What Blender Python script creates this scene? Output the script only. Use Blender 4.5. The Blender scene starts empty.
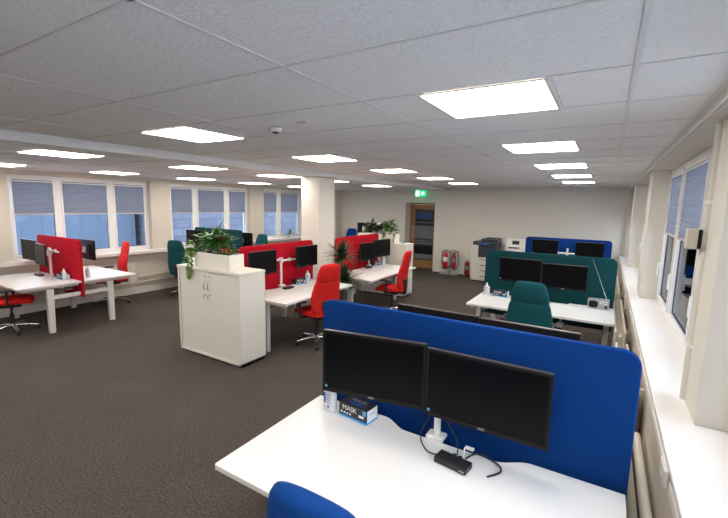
import bpy, bmesh, math, random
from mathutils import Vector, Matrix
random.seed(7)
scene = bpy.context.scene
COL = scene.collection
PI = math.pi

# ------------------------------------------------------------------ materials
def mat(name, col, rough=0.5, metal=0.0, noise=0.0, nscale=40.0, bump=0.0, bscale=200.0, spec=None, coat=0.0):
    m = bpy.data.materials.new(name); m.use_nodes = True
    nt = m.node_tree; b = nt.nodes['Principled BSDF']
    b.inputs['Base Color'].default_value = (*col, 1)
    b.inputs['Roughness'].default_value = rough
    b.inputs['Metallic'].default_value = metal
    if spec is not None: b.inputs['Specular IOR Level'].default_value = spec
    if coat: b.inputs['Coat Weight'].default_value = coat
    tc = nt.nodes.new('ShaderNodeTexCoord')
    if noise > 0:
        n = nt.nodes.new('ShaderNodeTexNoise'); n.inputs['Scale'].default_value = nscale
        n.inputs['Detail'].default_value = 4
        nt.links.new(tc.outputs['Object'], n.inputs['Vector'])
        r = nt.nodes.new('ShaderNodeValToRGB')
        r.color_ramp.elements[0].position = 0.3; r.color_ramp.elements[1].position = 0.7
        r.color_ramp.elements[0].color = (*[c*(1-noise) for c in col], 1)
        r.color_ramp.elements[1].color = (*[min(1, c*(1+noise)) for c in col], 1)
        nt.links.new(n.outputs['Fac'], r.inputs['Fac'])
        nt.links.new(r.outputs['Color'], b.inputs['Base Color'])
    if bump > 0:
        n2 = nt.nodes.new('ShaderNodeTexNoise'); n2.inputs['Scale'].default_value = bscale
        nt.links.new(tc.outputs['Object'], n2.inputs['Vector'])
        bp = nt.nodes.new('ShaderNodeBump'); bp.inputs['Strength'].default_value = bump
        bp.inputs['Distance'].default_value = 0.01
        nt.links.new(n2.outputs['Fac'], bp.inputs['Height'])
        nt.links.new(bp.outputs['Normal'], b.inputs['Normal'])
    return m

def emis(name, col, strength):
    m = bpy.data.materials.new(name); m.use_nodes = True
    b = m.node_tree.nodes['Principled BSDF']
    b.inputs['Base Color'].default_value = (*col, 1)
    b.inputs['Emission Color'].default_value = (*col, 1)
    b.inputs['Emission Strength'].default_value = strength
    return m

def thin_glass(name, tint=(0.93, 0.96, 0.97), refl=0.06):
    m = bpy.data.materials.new(name); m.use_nodes = True
    nt = m.node_tree; nt.nodes.remove(nt.nodes['Principled BSDF'])
    out = nt.nodes['Material Output']
    t = nt.nodes.new('ShaderNodeBsdfTransparent'); t.inputs[0].default_value = (*tint, 1)
    g = nt.nodes.new('ShaderNodeBsdfGlossy'); g.inputs['Roughness'].default_value = 0.02
    f = nt.nodes.new('ShaderNodeFresnel'); f.inputs['IOR'].default_value = 1.22
    mx = nt.nodes.new('ShaderNodeMixShader')
    nt.links.new(f.outputs[0], mx.inputs[0]); nt.links.new(t.outputs[0], mx.inputs[1])
    nt.links.new(g.outputs[0], mx.inputs[2]); nt.links.new(mx.outputs[0], out.inputs['Surface'])
    return m

def blind_mat():
    m = bpy.data.materials.new('blind_fabric'); m.use_nodes = True
    nt = m.node_tree; nt.nodes.remove(nt.nodes['Principled BSDF'])
    out = nt.nodes['Material Output']
    d = nt.nodes.new('ShaderNodeBsdfDiffuse'); d.inputs[0].default_value = (0.27, 0.27, 0.295, 1)
    t = nt.nodes.new('ShaderNodeBsdfTranslucent'); t.inputs[0].default_value = (0.195, 0.205, 0.24, 1)
    mx = nt.nodes.new('ShaderNodeMixShader'); mx.inputs[0].default_value = 0.45
    nt.links.new(d.outputs[0], mx.inputs[1]); nt.links.new(t.outputs[0], mx.inputs[2])
    nt.links.new(mx.outputs[0], out.inputs['Surface'])
    return m

def carpet_mat():
    m = mat('carpet', (0.07, 0.058, 0.052), 0.95, bump=0.6, bscale=260, spec=0.1)
    nt = m.node_tree; b = nt.nodes['Principled BSDF']
    tc = nt.nodes.new('ShaderNodeTexCoord')
    n = nt.nodes.new('ShaderNodeTexNoise'); n.inputs['Scale'].default_value = 70; n.inputs['Detail'].default_value = 6
    n2 = nt.nodes.new('ShaderNodeTexNoise'); n2.inputs['Scale'].default_value = 2.0
    nt.links.new(tc.outputs['Object'], n.inputs['Vector']); nt.links.new(tc.outputs['Object'], n2.inputs['Vector'])
    r = nt.nodes.new('ShaderNodeValToRGB')
    r.color_ramp.elements[0].position = 0.32; r.color_ramp.elements[0].color = (0.052, 0.043, 0.037, 1)
    r.color_ramp.elements[1].position = 0.68; r.color_ramp.elements[1].color = (0.145, 0.120, 0.103, 1)
    nt.links.new(n.outputs['Fac'], r.inputs['Fac'])
    mx = nt.nodes.new('ShaderNodeMixRGB'); mx.blend_type = 'MULTIPLY'; mx.inputs[0].default_value = 0.25
    nt.links.new(r.outputs['Color'], mx.inputs[1]); nt.links.new(n2.outputs['Fac'], mx.inputs[2])
    nt.links.new(mx.outputs[0], b.inputs['Base Color'])
    return m

def brick_mat(name, c1, c2, mortar, scale=1.0, bw=0.44, bh=0.22, ms=0.02):
    m = bpy.data.materials.new(name); m.use_nodes = True
    nt = m.node_tree; b = nt.nodes['Principled BSDF']; b.inputs['Roughness'].default_value = 0.9
    tc = nt.nodes.new('ShaderNodeTexCoord'); sp = nt.nodes.new('ShaderNodeSeparateXYZ'); cb = nt.nodes.new('ShaderNodeCombineXYZ')
    nt.links.new(tc.outputs['Object'], sp.inputs[0])
    ad = nt.nodes.new('ShaderNodeMath'); ad.operation = 'ADD'
    nt.links.new(sp.outputs['X'], ad.inputs[0]); nt.links.new(sp.outputs['Y'], ad.inputs[1])
    nt.links.new(ad.outputs[0], cb.inputs['X']); nt.links.new(sp.outputs['Z'], cb.inputs['Y'])
    k = nt.nodes.new('ShaderNodeTexBrick'); k.inputs['Scale'].default_value = scale
    k.inputs['Brick Width'].default_value = bw; k.inputs['Row Height'].default_value = bh; k.inputs['Mortar Size'].default_value = ms
    k.inputs['Color1'].default_value = (*c1, 1); k.inputs['Color2'].default_value = (*c2, 1); k.inputs['Mortar'].default_value = (*mortar, 1)
    nt.links.new(cb.outputs[0], k.inputs['Vector']); nt.links.new(k.outputs['Color'], b.inputs['Base Color'])
    return m

def wood_mat():
    m = bpy.data.materials.new('oak'); m.use_nodes = True
    nt = m.node_tree; b = nt.nodes['Principled BSDF']; b.inputs['Roughness'].default_value = 0.45
    tc = nt.nodes.new('ShaderNodeTexCoord'); mp = nt.nodes.new('ShaderNodeMapping'); mp.inputs['Scale'].default_value = (30, 30, 2)
    n = nt.nodes.new('ShaderNodeTexNoise'); n.inputs['Scale'].default_value = 2; n.inputs['Detail'].default_value = 6
    r = nt.nodes.new('ShaderNodeValToRGB')
    r.color_ramp.elements[0].color = (0.25, 0.115, 0.035, 1); r.color_ramp.elements[1].color = (0.47, 0.25, 0.09, 1)
    nt.links.new(tc.outputs['Object'], mp.inputs[0]); nt.links.new(mp.outputs[0], n.inputs['Vector'])
    nt.links.new(n.outputs['Fac'], r.inputs['Fac']); nt.links.new(r.outputs['Color'], b.inputs['Base Color'])
    return m

M = dict(
    carpet=carpet_mat(),
    wall=mat('wall_paint', (0.60, 0.545, 0.46), 0.8, noise=0.02, nscale=3, bump=0.05),
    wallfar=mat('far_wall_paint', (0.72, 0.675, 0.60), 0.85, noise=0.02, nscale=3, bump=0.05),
    pier=mat('pier_paint', (0.66, 0.62, 0.54), 0.7, noise=0.02, nscale=3, bump=0.04),
    sill=mat('sill_gloss', (0.84, 0.82, 0.80), 0.25, noise=0.015, nscale=5),
    trim=mat('trim_white', (0.72, 0.69, 0.63), 0.35, noise=0.01, nscale=9),
    tile=mat('ceiling_tile', (0.76, 0.735, 0.71), 0.9, noise=0.05, nscale=70, bump=0.5, bscale=55),
    grid=mat('ceiling_tbar', (0.66, 0.64, 0.62), 0.5, noise=0.01),
    upvc=mat('upvc_white', (0.80, 0.78, 0.76), 0.3, noise=0.01, nscale=9),
    gasket=mat('gasket_dark', (0.01, 0.015, 0.05), 0.5, noise=0.05),
    glass=thin_glass('window_glass'),
    blind=blind_mat(),
    blindrail=mat('blind_rail', (0.5, 0.42, 0.38), 0.5, noise=0.02),
    desk=mat('desk_white', (0.79, 0.775, 0.75), 0.30, noise=0.012, nscale=6),
    edge=mat('desk_edge', (0.70, 0.66, 0.62), 0.4, noise=0.02),
    frame=mat('steel_white', (0.62, 0.60, 0.56), 0.35, noise=0.015),
    cab=mat('cabinet_white', (0.73, 0.69, 0.61), 0.45, noise=0.015, nscale=6),
    red=mat('red_fabric', (0.62, 0.016, 0.013), 0.85, noise=0.10, nscale=160, bump=0.25, bscale=500, spec=0.2),
    redscreen=mat('red_screen_fabric', (0.46, 0.006, 0.018), 0.9, noise=0.10, nscale=160, bump=0.25, bscale=500, spec=0.15),
    teal=mat('teal_fabric', (0.006, 0.072, 0.082), 0.85, noise=0.12, nscale=160, bump=0.25, bscale=500, spec=0.2),
    tealscreen=mat('teal_screen_fabric', (0.006, 0.052, 0.058), 0.9, noise=0.12, nscale=160, bump=0.25, bscale=500, spec=0.15),
    blue=mat('blue_fabric', (0.002, 0.046, 0.22), 0.85, noise=0.10, nscale=160, bump=0.25, bscale=500, spec=0.2),
    bluescreen=mat('blue_screen_fabric', (0.002, 0.040, 0.20), 0.9, noise=0.10, nscale=160, bump=0.25, bscale=500, spec=0.15),
    blackp=mat('black_plastic', (0.012, 0.012, 0.014), 0.45, noise=0.1, nscale=60),
    bezel=mat('monitor_bezel', (0.009, 0.008, 0.008), 0.5, noise=0.1, nscale=60, spec=0.2),
    bezeltop=mat('monitor_top_edge', (0.065, 0.055, 0.05), 0.4, noise=0.05),
    screen=mat('monitor_screen', (0.003, 0.003, 0.004), 0.32, noise=0.05, nscale=20, spec=0.12),
    chrome=mat('chrome', (0.72, 0.72, 0.74), 0.15, 1.0, noise=0.02),
    silver=mat('silver_plastic', (0.40, 0.40, 0.42), 0.35, 0.5, noise=0.03),
    rad=mat('radiator_cream', (0.66, 0.62, 0.53), 0.4, noise=0.02),
    leaf=mat('leaf_green', (0.065, 0.20, 0.025), 0.45, noise=0.45, nscale=14),
    leafl=mat('leaf_light', (0.16, 0.28, 0.04), 0.45, noise=0.35, nscale=14),
    leafd=mat('leaf_dark', (0.016, 0.052, 0.012), 0.45, noise=0.45, nscale=14),
    flower=mat('red_flower', (0.55, 0.05, 0.03), 0.45, noise=0.15),
    stem=mat('plant_stem', (0.10, 0.06, 0.03), 0.8, noise=0.2),
    soil=mat('soil', (0.035, 0.02, 0.012), 1.0, noise=0.4, nscale=60, bump=0.8, bscale=80),
    pot=mat('pot_basket', (0.62, 0.57, 0.48), 0.8, noise=0.12, nscale=60, bump=0.6, bscale=90),
    oak=wood_mat(),
    doorglass=mat('door_glass_dark', (0.055, 0.060, 0.070), 0.15, noise=0.15, nscale=3),
    doorband=mat('door_glass_frost', (0.15, 0.16, 0.17), 0.5, noise=0.03),
    doorblack=mat('door_glass_black', (0.008, 0.008, 0.01), 0.2, noise=0.03),
    fire=mat('extinguisher_red', (0.55, 0.012, 0.012), 0.3, noise=0.03),
    paper=mat('paper_white', (0.80, 0.79, 0.78), 0.7, noise=0.01),
    cardk=mat('box_black_print', (0.022, 0.02, 0.021), 0.4, noise=0.15, nscale=60),
    cardblue=mat('box_blue_print', (0.01, 0.32, 0.72), 0.4, noise=0.03),
    bottle=mat('bottle_plastic', (0.62, 0.65, 0.66), 0.15, noise=0.03),
    lblue=mat('sticker_blue', (0.10, 0.38, 0.62), 0.4, noise=0.02),
    dblue=mat('deep_blue_mark', (0.01, 0.05, 0.3), 0.4, noise=0.02),
    print_=mat('printer_white', (0.60, 0.57, 0.50), 0.45, noise=0.015),
    printd=mat('printer_dark', (0.028, 0.034, 0.048), 0.4, noise=0.08),
    lcd=mat('printer_display', (0.05, 0.09, 0.28), 0.2, noise=0.03),
    green=emis('exit_green', (0.0, 0.50, 0.17), 1.1),
    exitw=emis('exit_white', (0.85, 1.0, 0.9), 1.6),
    light=emis('light_diffuser', (1.0, 0.94, 0.865), 12.0),
    cream_box=mat('control_box_cream', (0.55, 0.50, 0.42), 0.5, noise=0.02),
    brick=brick_mat('grey_brick', (0.105, 0.115, 0.15), (0.15, 0.16, 0.195), (0.08, 0.09, 0.12), 1.0, 0.9, 0.45, 0.03),
    clad=brick_mat('blue_cladding', (0.10, 0.135, 0.18), (0.115, 0.15, 0.20), (0.09, 0.12, 0.16), 1.0, 0.8, 6.0, 0.03),
    render=mat('pale_render', (0.70, 0.78, 0.90), 0.8, noise=0.04, nscale=1),
    ground=mat('outside_paving', (0.55, 0.58, 0.64), 0.9, noise=0.1, nscale=2),
    bluepanel=mat('blue_panel', (0.06, 0.16, 0.50), 0.6, noise=0.05),
    roof=mat('roof_dark', (0.10, 0.11, 0.14), 0.8, noise=0.1),
    wglass=mat('far_window_glass', (0.03, 0.07, 0.16), 0.1, noise=0.1),
)

# ------------------------------------------------------------------ mesh helpers
def box(bm, x0, x1, y0, y1, z0, z1, bev=0.0, mtx=None, seg=2):
    r = bmesh.ops.create_cube(bm, size=1.0)
    vs = r['verts']
    for v in vs:
        v.co = Vector(((x0+x1)/2 + v.co.x*(x1-x0), (y0+y1)/2 + v.co.y*(y1-y0), (z0+z1)/2 + v.co.z*(z1-z0)))
    if bev > 0:
        es = list({e for v in vs for e in v.link_edges})
        rr = bmesh.ops.bevel(bm, geom=es, offset=bev, segments=seg, affect='EDGES', profile=0.5)
        vs = list({v for f in rr['faces'] for v in f.verts} | {v for v in vs if v.is_valid})
    if mtx is not None:
        bmesh.ops.transform(bm, matrix=mtx, verts=vs)
    return vs

def ring(bm, pts): return [bm.verts.new(p) for p in pts]
def bridge(bm, a, b):
    n = len(a)
    for i in range(n): bm.faces.new((a[i], a[(i+1) % n], b[(i+1) % n], b[i]))

def cyl(bm, p0, p1, r0, r1=None, n=14):
    p0 = Vector(p0); p1 = Vector(p1); r1 = r0 if r1 is None else r1
    d = (p1-p0).normalized(); a = Vector((0, 0, 1)) if abs(d.z) < 0.9 else Vector((1, 0, 0))
    u = d.cross(a).normalized(); w = d.cross(u)
    A = ring(bm, [p0+(u*math.cos(t)+w*math.sin(t))*r0 for t in [2*PI*i/n for i in range(n)]])
    B = ring(bm, [p1+(u*math.cos(t)+w*math.sin(t))*r1 for t in [2*PI*i/n for i in range(n)]])
    bridge(bm, A, B); bm.faces.new(A[::-1]); bm.faces.new(B)

def tube(bm, pts, r, n=8):
    pts = [Vector(p) for p in pts]; prev = None; u = None; first = None
    for i, p in enumerate(pts):
        d = (pts[min(i+1, len(pts)-1)] - pts[max(i-1, 0)]).normalized()
        if u is None:
            a = Vector((0, 0, 1)) if abs(d.z) < 0.9 else Vector((1, 0, 0)); u = d.cross(a).normalized()
        else:
            u = (u - d*u.dot(d)).normalized()
        w = d.cross(u)
        R = ring(bm, [p+(u*math.cos(t)+w*math.sin(t))*r for t in [2*PI*k/n for k in range(n)]])
        if prev: bridge(bm, prev, R)
        else: first = R
        prev = R
    bm.faces.new(first[::-1]); bm.faces.new(prev)

def curve_pts(ctrl, n=8):
    c = [Vector(p) for p in ctrl]; out = []
    for i in range(len(c)-1):
        p0 = c[max(i-1, 0)]; p1 = c[i]; p2 = c[i+1]; p3 = c[min(i+2, len(c)-1)]
        for k in range(n):
            t = k/n
            out.append(0.5*((2*p1)+(-p0+p2)*t+(2*p0-5*p1+4*p2-p3)*t*t+(-p0+3*p1-3*p2+p3)*t**3))
    out.append(c[-1]); return out

def lathe(bm, prof, n=20, c=(0, 0)):
    prev = None; first = None
    for r, z in prof:
        R = ring(bm, [(c[0]+r*math.cos(2*PI*k/n), c[1]+r*math.sin(2*PI*k/n), z) for k in range(n)])
        if prev: bridge(bm, prev, R)
        else: first = R
        prev = R
    bm.faces.new(first[::-1]); bm.faces.new(prev)

def prism(bm, poly, z0, z1, mtx=None):
    """poly: list of (x,y)"""
    A = ring(bm, [(x, y, z0) for x, y in poly]); B = ring(bm, [(x, y, z1) for x, y in poly])
    bridge(bm, A, B); bm.faces.new(A[::-1]); bm.faces.new(B)
    if mtx is not None: bmesh.ops.transform(bm, matrix=mtx, verts=A+B)

def loft(bm, secs, n=24, e=2.6, closed_x=True):
    """secs: (centre Vector, u Vector, w Vector, hu, hw): superellipse rings"""
    prev = None; first = None
    for c, u, w, hu, hw in secs:
        pts = []
        for k in range(n):
            t = 2*PI*k/n; ct, st = math.cos(t), math.sin(t)
            a = math.copysign(abs(ct)**(2/e), ct)*hu; b = math.copysign(abs(st)**(2/e), st)*hw
            pts.append(c+u*a+w*b)
        R = ring(bm, pts)
        if prev: bridge(bm, prev, R)
        else: first = R
        prev = R
    bm.faces.new(first[::-1]); bm.faces.new(prev)

def obj(name, bm, m, parent=None, loc=None, smooth=False, mats=None, label=None):
    bmesh.ops.recalc_face_normals(bm, faces=bm.faces)
    me = bpy.data.meshes.new(name); 
    if smooth:
        for f in bm.faces: f.smooth = True
    bm.to_mesh(me); bm.free()
    me.materials.append(M[m] if isinstance(m, str) else m)
    for x in (mats or []): me.materials.append(M[x])
    if smooth:
        try: me.set_sharp_from_angle(angle=math.radians(40))
        except Exception: pass
    o = bpy.data.objects.new(name, me); COL.objects.link(o)
    if parent is not None: o.parent = parent
    if loc is not None: o.location = loc
    if label: o['label'] = label
    return o

def nb(): return bmesh.new()
def bx(name, m, parent, *a, bev=0.0, smooth=False, **k):
    bm = nb(); box(bm, *a, bev=bev); return obj(name, bm, m, parent, smooth=smooth, **k)

def thing(name, label, cat, loc=(0, 0, 0), rotz=0.0, group=None):
    o = bpy.data.objects.new(name, None); COL.objects.link(o)
    o.location = loc; o.rotation_euler = (0, 0, rotz); o.empty_display_size = 0.1
    o['label'] = label; o['category'] = cat
    if group: o['group'] = group
    return o
def tag(o, label, cat, group=None, kind=None):
    o['label'] = label; o['category'] = cat
    if group: o['group'] = group
    if kind: o['kind'] = kind
    return o
def struct(name, bm, m, parent=None, **k):
    o = obj(name, bm, m, parent, **k); o['kind'] = 'structure'; return o
KIDS = {}
def kids(o): return [c for c in bpy.data.objects if c.parent is o]
def dup(root, loc=None, rotz=None, label=None, group=None, parent=None):
    c = root.copy(); COL.objects.link(c)
    if parent is not None: c.parent = parent
    for ch in kids(root):
        if ch is not c: dup(ch, parent=c)
    if loc is not None: c.location = loc
    if rotz is not None: c.rotation_euler = (0, 0, rotz)
    if label: c['label'] = label
    if group: c['group'] = group
    return c
def text(name, s, size, m, parent, loc, rot, ext=0.0004, bold=0.0):
    cu = bpy.data.curves.new(name+'_curve', 'FONT'); cu.body = s; cu.size = size; cu.extrude = ext; cu.offset = bold
    cu.align_x = 'CENTER'; cu.align_y = 'CENTER'
    t = bpy.data.objects.new('tmp', cu); COL.objects.link(t)
    dg = bpy.context.evaluated_depsgraph_get()
    me = bpy.data.meshes.new_from_object(t.evaluated_get(dg)); bpy.data.objects.remove(t)
    me.materials.clear(); me.materials.append(M[m])
    o = bpy.data.objects.new(name, me); COL.objects.link(o); o.parent = parent
    o.location = loc; o.rotation_euler = rot
    return o

# ------------------------------------------------------------------ camera
F, YAW, PITCH, ROLL = 398.64, 0.5423, 0.1363, 0.0205
fw = Vector((-math.sin(YAW)*math.cos(PITCH), math.cos(YAW)*math.cos(PITCH), -math.sin(PITCH)))
r0 = Vector((math.cos(YAW), math.sin(YAW), 0)); u0 = r0.cross(fw)
cr = r0*math.cos(ROLL)+u0*math.sin(ROLL); cu_ = -r0*math.sin(ROLL)+u0*math.cos(ROLL)
cd = bpy.data.cameras.new('camera'); cam = bpy.data.objects.new('camera', cd); COL.objects.link(cam)
cam.matrix_world = Matrix(((cr.x, cu_.x, -fw.x, 0), (cr.y, cu_.y, -fw.y, 0), (cr.z, cu_.z, -fw.z, 2.0), (0, 0, 0, 1)))
cd.sensor_fit = 'HORIZONTAL'; cd.sensor_width = 36; cd.lens = F*36/728; cd.clip_start = 0.05; cd.clip_end = 200
scene.camera = cam

# ------------------------------------------------------------------ room shell
XL, XR, YF, YB = -8.5, 0.36, 11.5, -2.6
ZC, ZL, XB = 2.537, 2.46, -4.2       # main ceiling, lower ceiling, step line
bm = nb(); box(bm, -8.9, 1.0, YB-0.2, 13.2, -0.12, 0.0); struct('floor', bm, 'carpet')
bm = nb(); box(bm, XB, 1.0, YB-0.1, YF+0.1, ZC, ZC+0.1); struct('ceiling', bm, 'tile')
bm = nb(); box(bm, -8.9, XB, YB-0.1, YF+0.1, ZL, ZL+0.18); o = struct('ceiling_left', bm, 'tile')
bm = nb(); box(bm, XB-0.02, XB+0.012, YB, YF, ZL-0.006, ZC-0.0005, bev=0.003); struct('trim_1', bm, 'tile')
# ceiling T-bars
bm = nb()
x0, y0 = 0.047, 0.662
xs = [x0-1.2*i for i in range(0, 4)]
for x in xs: box(bm, x-0.010, x+0.010, YB, YF, ZC-0.003, ZC+0.001)
j = -5
while y0+0.6*j < YF-0.05:
    y = y0+0.6*j
    if y > YB: box(bm, XB+0.012, 0.40, y-0.006, y+0.006, ZC-0.003, ZC+0.001)
    j += 1
for j in range(-5, 18):                       # short centre joints either side of the lights
    if (j-2) % 3 == 0:
        ya = y0+0.6*j
        for i in (0, 2):
            for s in (-0.30, 0.30):
                xx = x0-1.2*i-0.6+s
                if ya+0.6 < YF: box(bm, xx-0.012, xx+0.012, ya, ya+0.6, ZC-0.004, ZC+0.001)
struct('ceiling_grid', bm, 'grid')
bm = nb()
for x in [-4.95+0.3-0.6*0, -4.95-0.3, -6.15, -7.15, -7.75]: box(bm, x-0.012, x+0.012, YB, YF, ZL-0.003, ZL+0.001)
j = -8
while 2.30+0.53*j < YF-0.05:
    y = 2.30+0.53*j
    if y > YB: box(bm, -8.5, XB-0.02, y-0.011, y+0.011, ZL-0.003, ZL+0.001)
    j += 1
struct('ceiling_grid_left', bm, 'grid')
bm = nb(); box(bm, 0.392, 0.409, YB, YF, ZC-0.05, ZC-0.0005, bev=0.003); box(bm, 0.372, 0.392, YB, YF, ZC-0.006, ZC-0.0005); struct('trim_2', bm, 'trim')

# far wall with door recess
DX0, DX1, DZ = -5.44, -4.46, 2.08
bm = nb()
box(bm, -8.9, DX0, YF, YF+0.5, 0, 2.7); box(bm, DX1, 1.0, YF, YF+0.5, 0, 2.7); box(bm, DX0, DX1, YF, YF+0.5, DZ, 2.7)
struct('wall_far', bm, 'wallfar')
bm = nb(); box(bm, -8.5, -7.85, YF-0.35, YF-0.0005, 0.0, ZL); struct('wall_far_pier', bm, 'wall')
bm = nb(); box(bm, -6.2, -3.6, YF+1.2, YF+1.3, 0, 2.7); struct('wall_corridor', bm, 'wallfar')
bm = nb(); box(bm, -7.84, DX0-0.0, YF-0.02, YF-0.0005, 0, 0.17, bev=0.004); box(bm, DX1+0.0, XR, YF-0.02, YF-0.0005, 0, 0.17, bev=0.004)
struct('baseboard_far', bm, 'trim')
bm = nb(); box(bm, -8.9, 1.0, YB-0.2, YB, 0, 2.7); struct('wall_back', bm, 'wall')

# left wall : below sill, head, piers
GL = [(-0.3, 2.05), (2.66, 5.08), (5.54, 7.92), (8.44, 10.86)]
bm = nb()
box(bm, -8.8, XL, YB, YF, 0, 0.90)
box(bm, -8.8, XL, YB, YF, 2.385, ZL)
yy = YB
for a, b in GL:
    box(bm, -8.8, XL, yy, a, 0.90, 2.385); yy = b
box(bm, -8.8, XL, yy, YF, 0.90, 2.385)
struct('wall_left', bm, 'wall')
bm = nb(); box(bm, XL+0.0005, XL+0.13, YB, YF-0.36, 0.86, 0.93, bev=0.008); struct('trim_3', bm, 'trim')
bm = nb(); box(bm, XL+0.0005, XL+0.02, YB, YF-0.36, 0, 0.14, bev=0.004); struct('baseboard_left', bm, 'trim')
bm = nb()
for a, b in GL: box(bm, -8.62, XL+0.0003, a+0.001, b-0.001, 0.9001, 0.925)
struct('trim_4', bm, 'sill')

def window_frame(n, side, ya, yb, muls, z0, z1, xf, dep=0.06):
    """frame in the plane X = xf; muls: list of sashes (y0,y1)"""
    bm = nb(); xa, xb = xf-dep/2, xf+dep/2
    w = 0.055
    box(bm, xa, xb, ya, yb, z0, z0+w, bev=0.004); box(bm, xa, xb, ya, yb, z1-w, z1, bev=0.004)
    box(bm, xa, xb, ya, ya+w*0.8, z0+w, z1-w); box(bm, xa, xb, yb-w*0.8, yb, z0+w, z1-w)
    for k in range(len(muls)-1):
        box(bm, xa, xb, muls[k][1], muls[k+1][0], z0+w, z1-w, bev=0.003)
    root = struct('window_%d' % n, bm, 'upvc')
    for (a, b) in muls:
        bm = nb(); s = 0.028; xi = xf-side*0.0
        xs0, xs1 = (xf-0.02, xf+dep/2+0.012) if side < 0 else (xf-dep/2-0.012, xf+0.02)
        zz0, zz1 = z0+w, z1-w
        box(bm, xs0, xs1, a, b, zz0, zz0+s, bev=0.003); box(bm, xs0, xs1, a, b, zz1-s, zz1, bev=0.003)
        box(bm, xs0, xs1, a, a+s, zz0+s, zz1-s); box(bm, xs0, xs1, b-s, b, zz0+s, zz1-s)
        struct('sash', bm, 'upvc', root)
        bm = nb(); g = 0.010
        xg = xf+(-side)*0.006
        box(bm, xg-0.004, xg+0.004, a+s, b-s, zz0+s, zz0+s+g); box(bm, xg-0.004, xg+0.004, a+s, b-s, zz1-s-g, zz1-s)
        box(bm, xg-0.004, xg+0.004, a+s, a+s+g, zz0+s, zz1-s); box(bm, xg-0.004, xg+0.004, b-s-g, b-s, zz0+s, zz1-s)
        struct('gasket', bm, 'gasket', root)
        bm = nb(); box(bm, xf-0.002, xf+0.002, a+s, b-s, zz0+s, zz1-s); struct('pane', bm, 'glass', root)
        bm = nb(); xh = xf+(-side)*(dep/2+0.012)
        ym = b-0.014; d = (-side)
        box(bm, min(xh, xh+d*0.03), max(xh, xh+d*0.03), ym-0.011, ym+0.011, 1.30, 1.36, bev=0.003)
        box(bm, min(xh+d*0.018, xh+d*0.032), max(xh+d*0.018, xh+d*0.032), ym-0.009, ym+0.009, 1.20, 1.34, bev=0.004)
        struct('window_handle', bm, 'upvc', root)
    return root

def blind(label, group, y0_, y1_, z0, z1, x, side):
    """pleated blind hanging between sash edges"""
    root = thing('pleated_blind', label, 'blind', (x, (y0_+y1_)/2, z1), 0, group)
    hw = (y1_-y0_)/2; H = z1-z0; n = int(H/0.022); bm = nb(); prev = None
    for i in range(n+1):
        z = -0.02-(H-0.04)*i/n; xx = 0.006 if i % 2 else -0.006
        a = bm.verts.new((xx, -hw, z)); b = bm.verts.new((xx, hw, z))
        if prev: bm.faces.new((prev[0], prev[1], b, a))
        prev = (a, b)
    obj('blind_fabric', bm, 'blind', root)
    bx('top_rail', 'upvc', root, -0.010, 0.010, -hw, hw, -0.022, 0.0, bev=0.003)
    bx('bottom_rail', 'blindrail', root, -0.009, 0.009, -hw, hw, -H, -H+0.022, bev=0.003)
    return root

LS = {1: [(-0.25, 0.5), (0.6, 1.3), (1.4, 2.0)],
      2: [(2.72, 3.36), (3.45, 4.27), (4.37, 5.02)], 3: [(5.60, 6.20), (6.31, 7.14), (7.25, 7.86)], 4: [(8.50, 9.10), (9.22, 10.06), (10.17, 10.80)]}
pos = ['left', 'middle', 'right']
gname = {2: 'nearest left wall window', 3: 'middle left wall window', 4: 'farthest left wall window'}
for n in (1, 2, 3, 4):
    a, b = GL[n-1]
    window_frame(n, -1, a+0.001, b-0.001, LS[n], 0.926, 2.384, -8.64)
    if n > 1:
        for k, (p, q) in enumerate(LS[n]):
            blind('grey pleated blind half lowered over the %s pane of the %s' % (pos[k], gname[n]), 'pleated blinds on the left windows', p+0.03, q-0.03, 1.70, 2.29, -8.612, -1)

# right wall
XW = 0.66
PR = [(2.60, 2.90), (6.15, 6.60), (9.42, 9.85)]
GR = [(-0.9, 2.60), (2.90, 6.15), (6.60, 9.42), (9.85, 11.42)]
bm = nb()
box(bm, XR, 0.70, YB, YF, 0, 0.84)
box(bm, 0.41, 0.70, YB, YF, 2.485, 2.62)
box(bm, 0.43, 0.70, YB, -0.9, 0.84, 2.485); box(bm, 0.43, 0.70, 11.42, YF, 0.84, 2.485)
struct('wall_right', bm, 'wall')
for k, (a, b) in enumerate(PR):
    bm = nb(); box(bm, (0.49, 0.445, 0.43)[k], 0.70, a, b, 0.8802, 2.4848, bev=0.006); struct('wall_right_pier_%d' % (k+1), bm, 'pier')
bm = nb(); box(bm, XR-0.025, 0.76, YB+0.001, YF-0.001, 0.8405, 0.88, bev=0.006); struct('trim_5', bm, 'sill')
bm = nb(); box(bm, XR-0.018, XR-0.0005, YB, YF, 0.745, 0.79, bev=0.003); struct('trim_6', bm, 'trim')
SR = {5: [(-0.8, 0.3), (0.42, 1.5), (1.62, 2.5)], 6: [(3.04, 3.82), (3.93, 5.05), (5.16, 6.08)],
      7: [(6.67, 7.35), (7.45, 8.45), (8.55, 9.35)], 8: [(9.92, 10.6), (10.7, 11.35)]}
for i, n in enumerate((5, 6, 7, 8)):
    a, b = GR[i]
    window_frame(n, 1, a+0.001, b-0.001, SR[n], 0.881, 2.484, XW)
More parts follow.
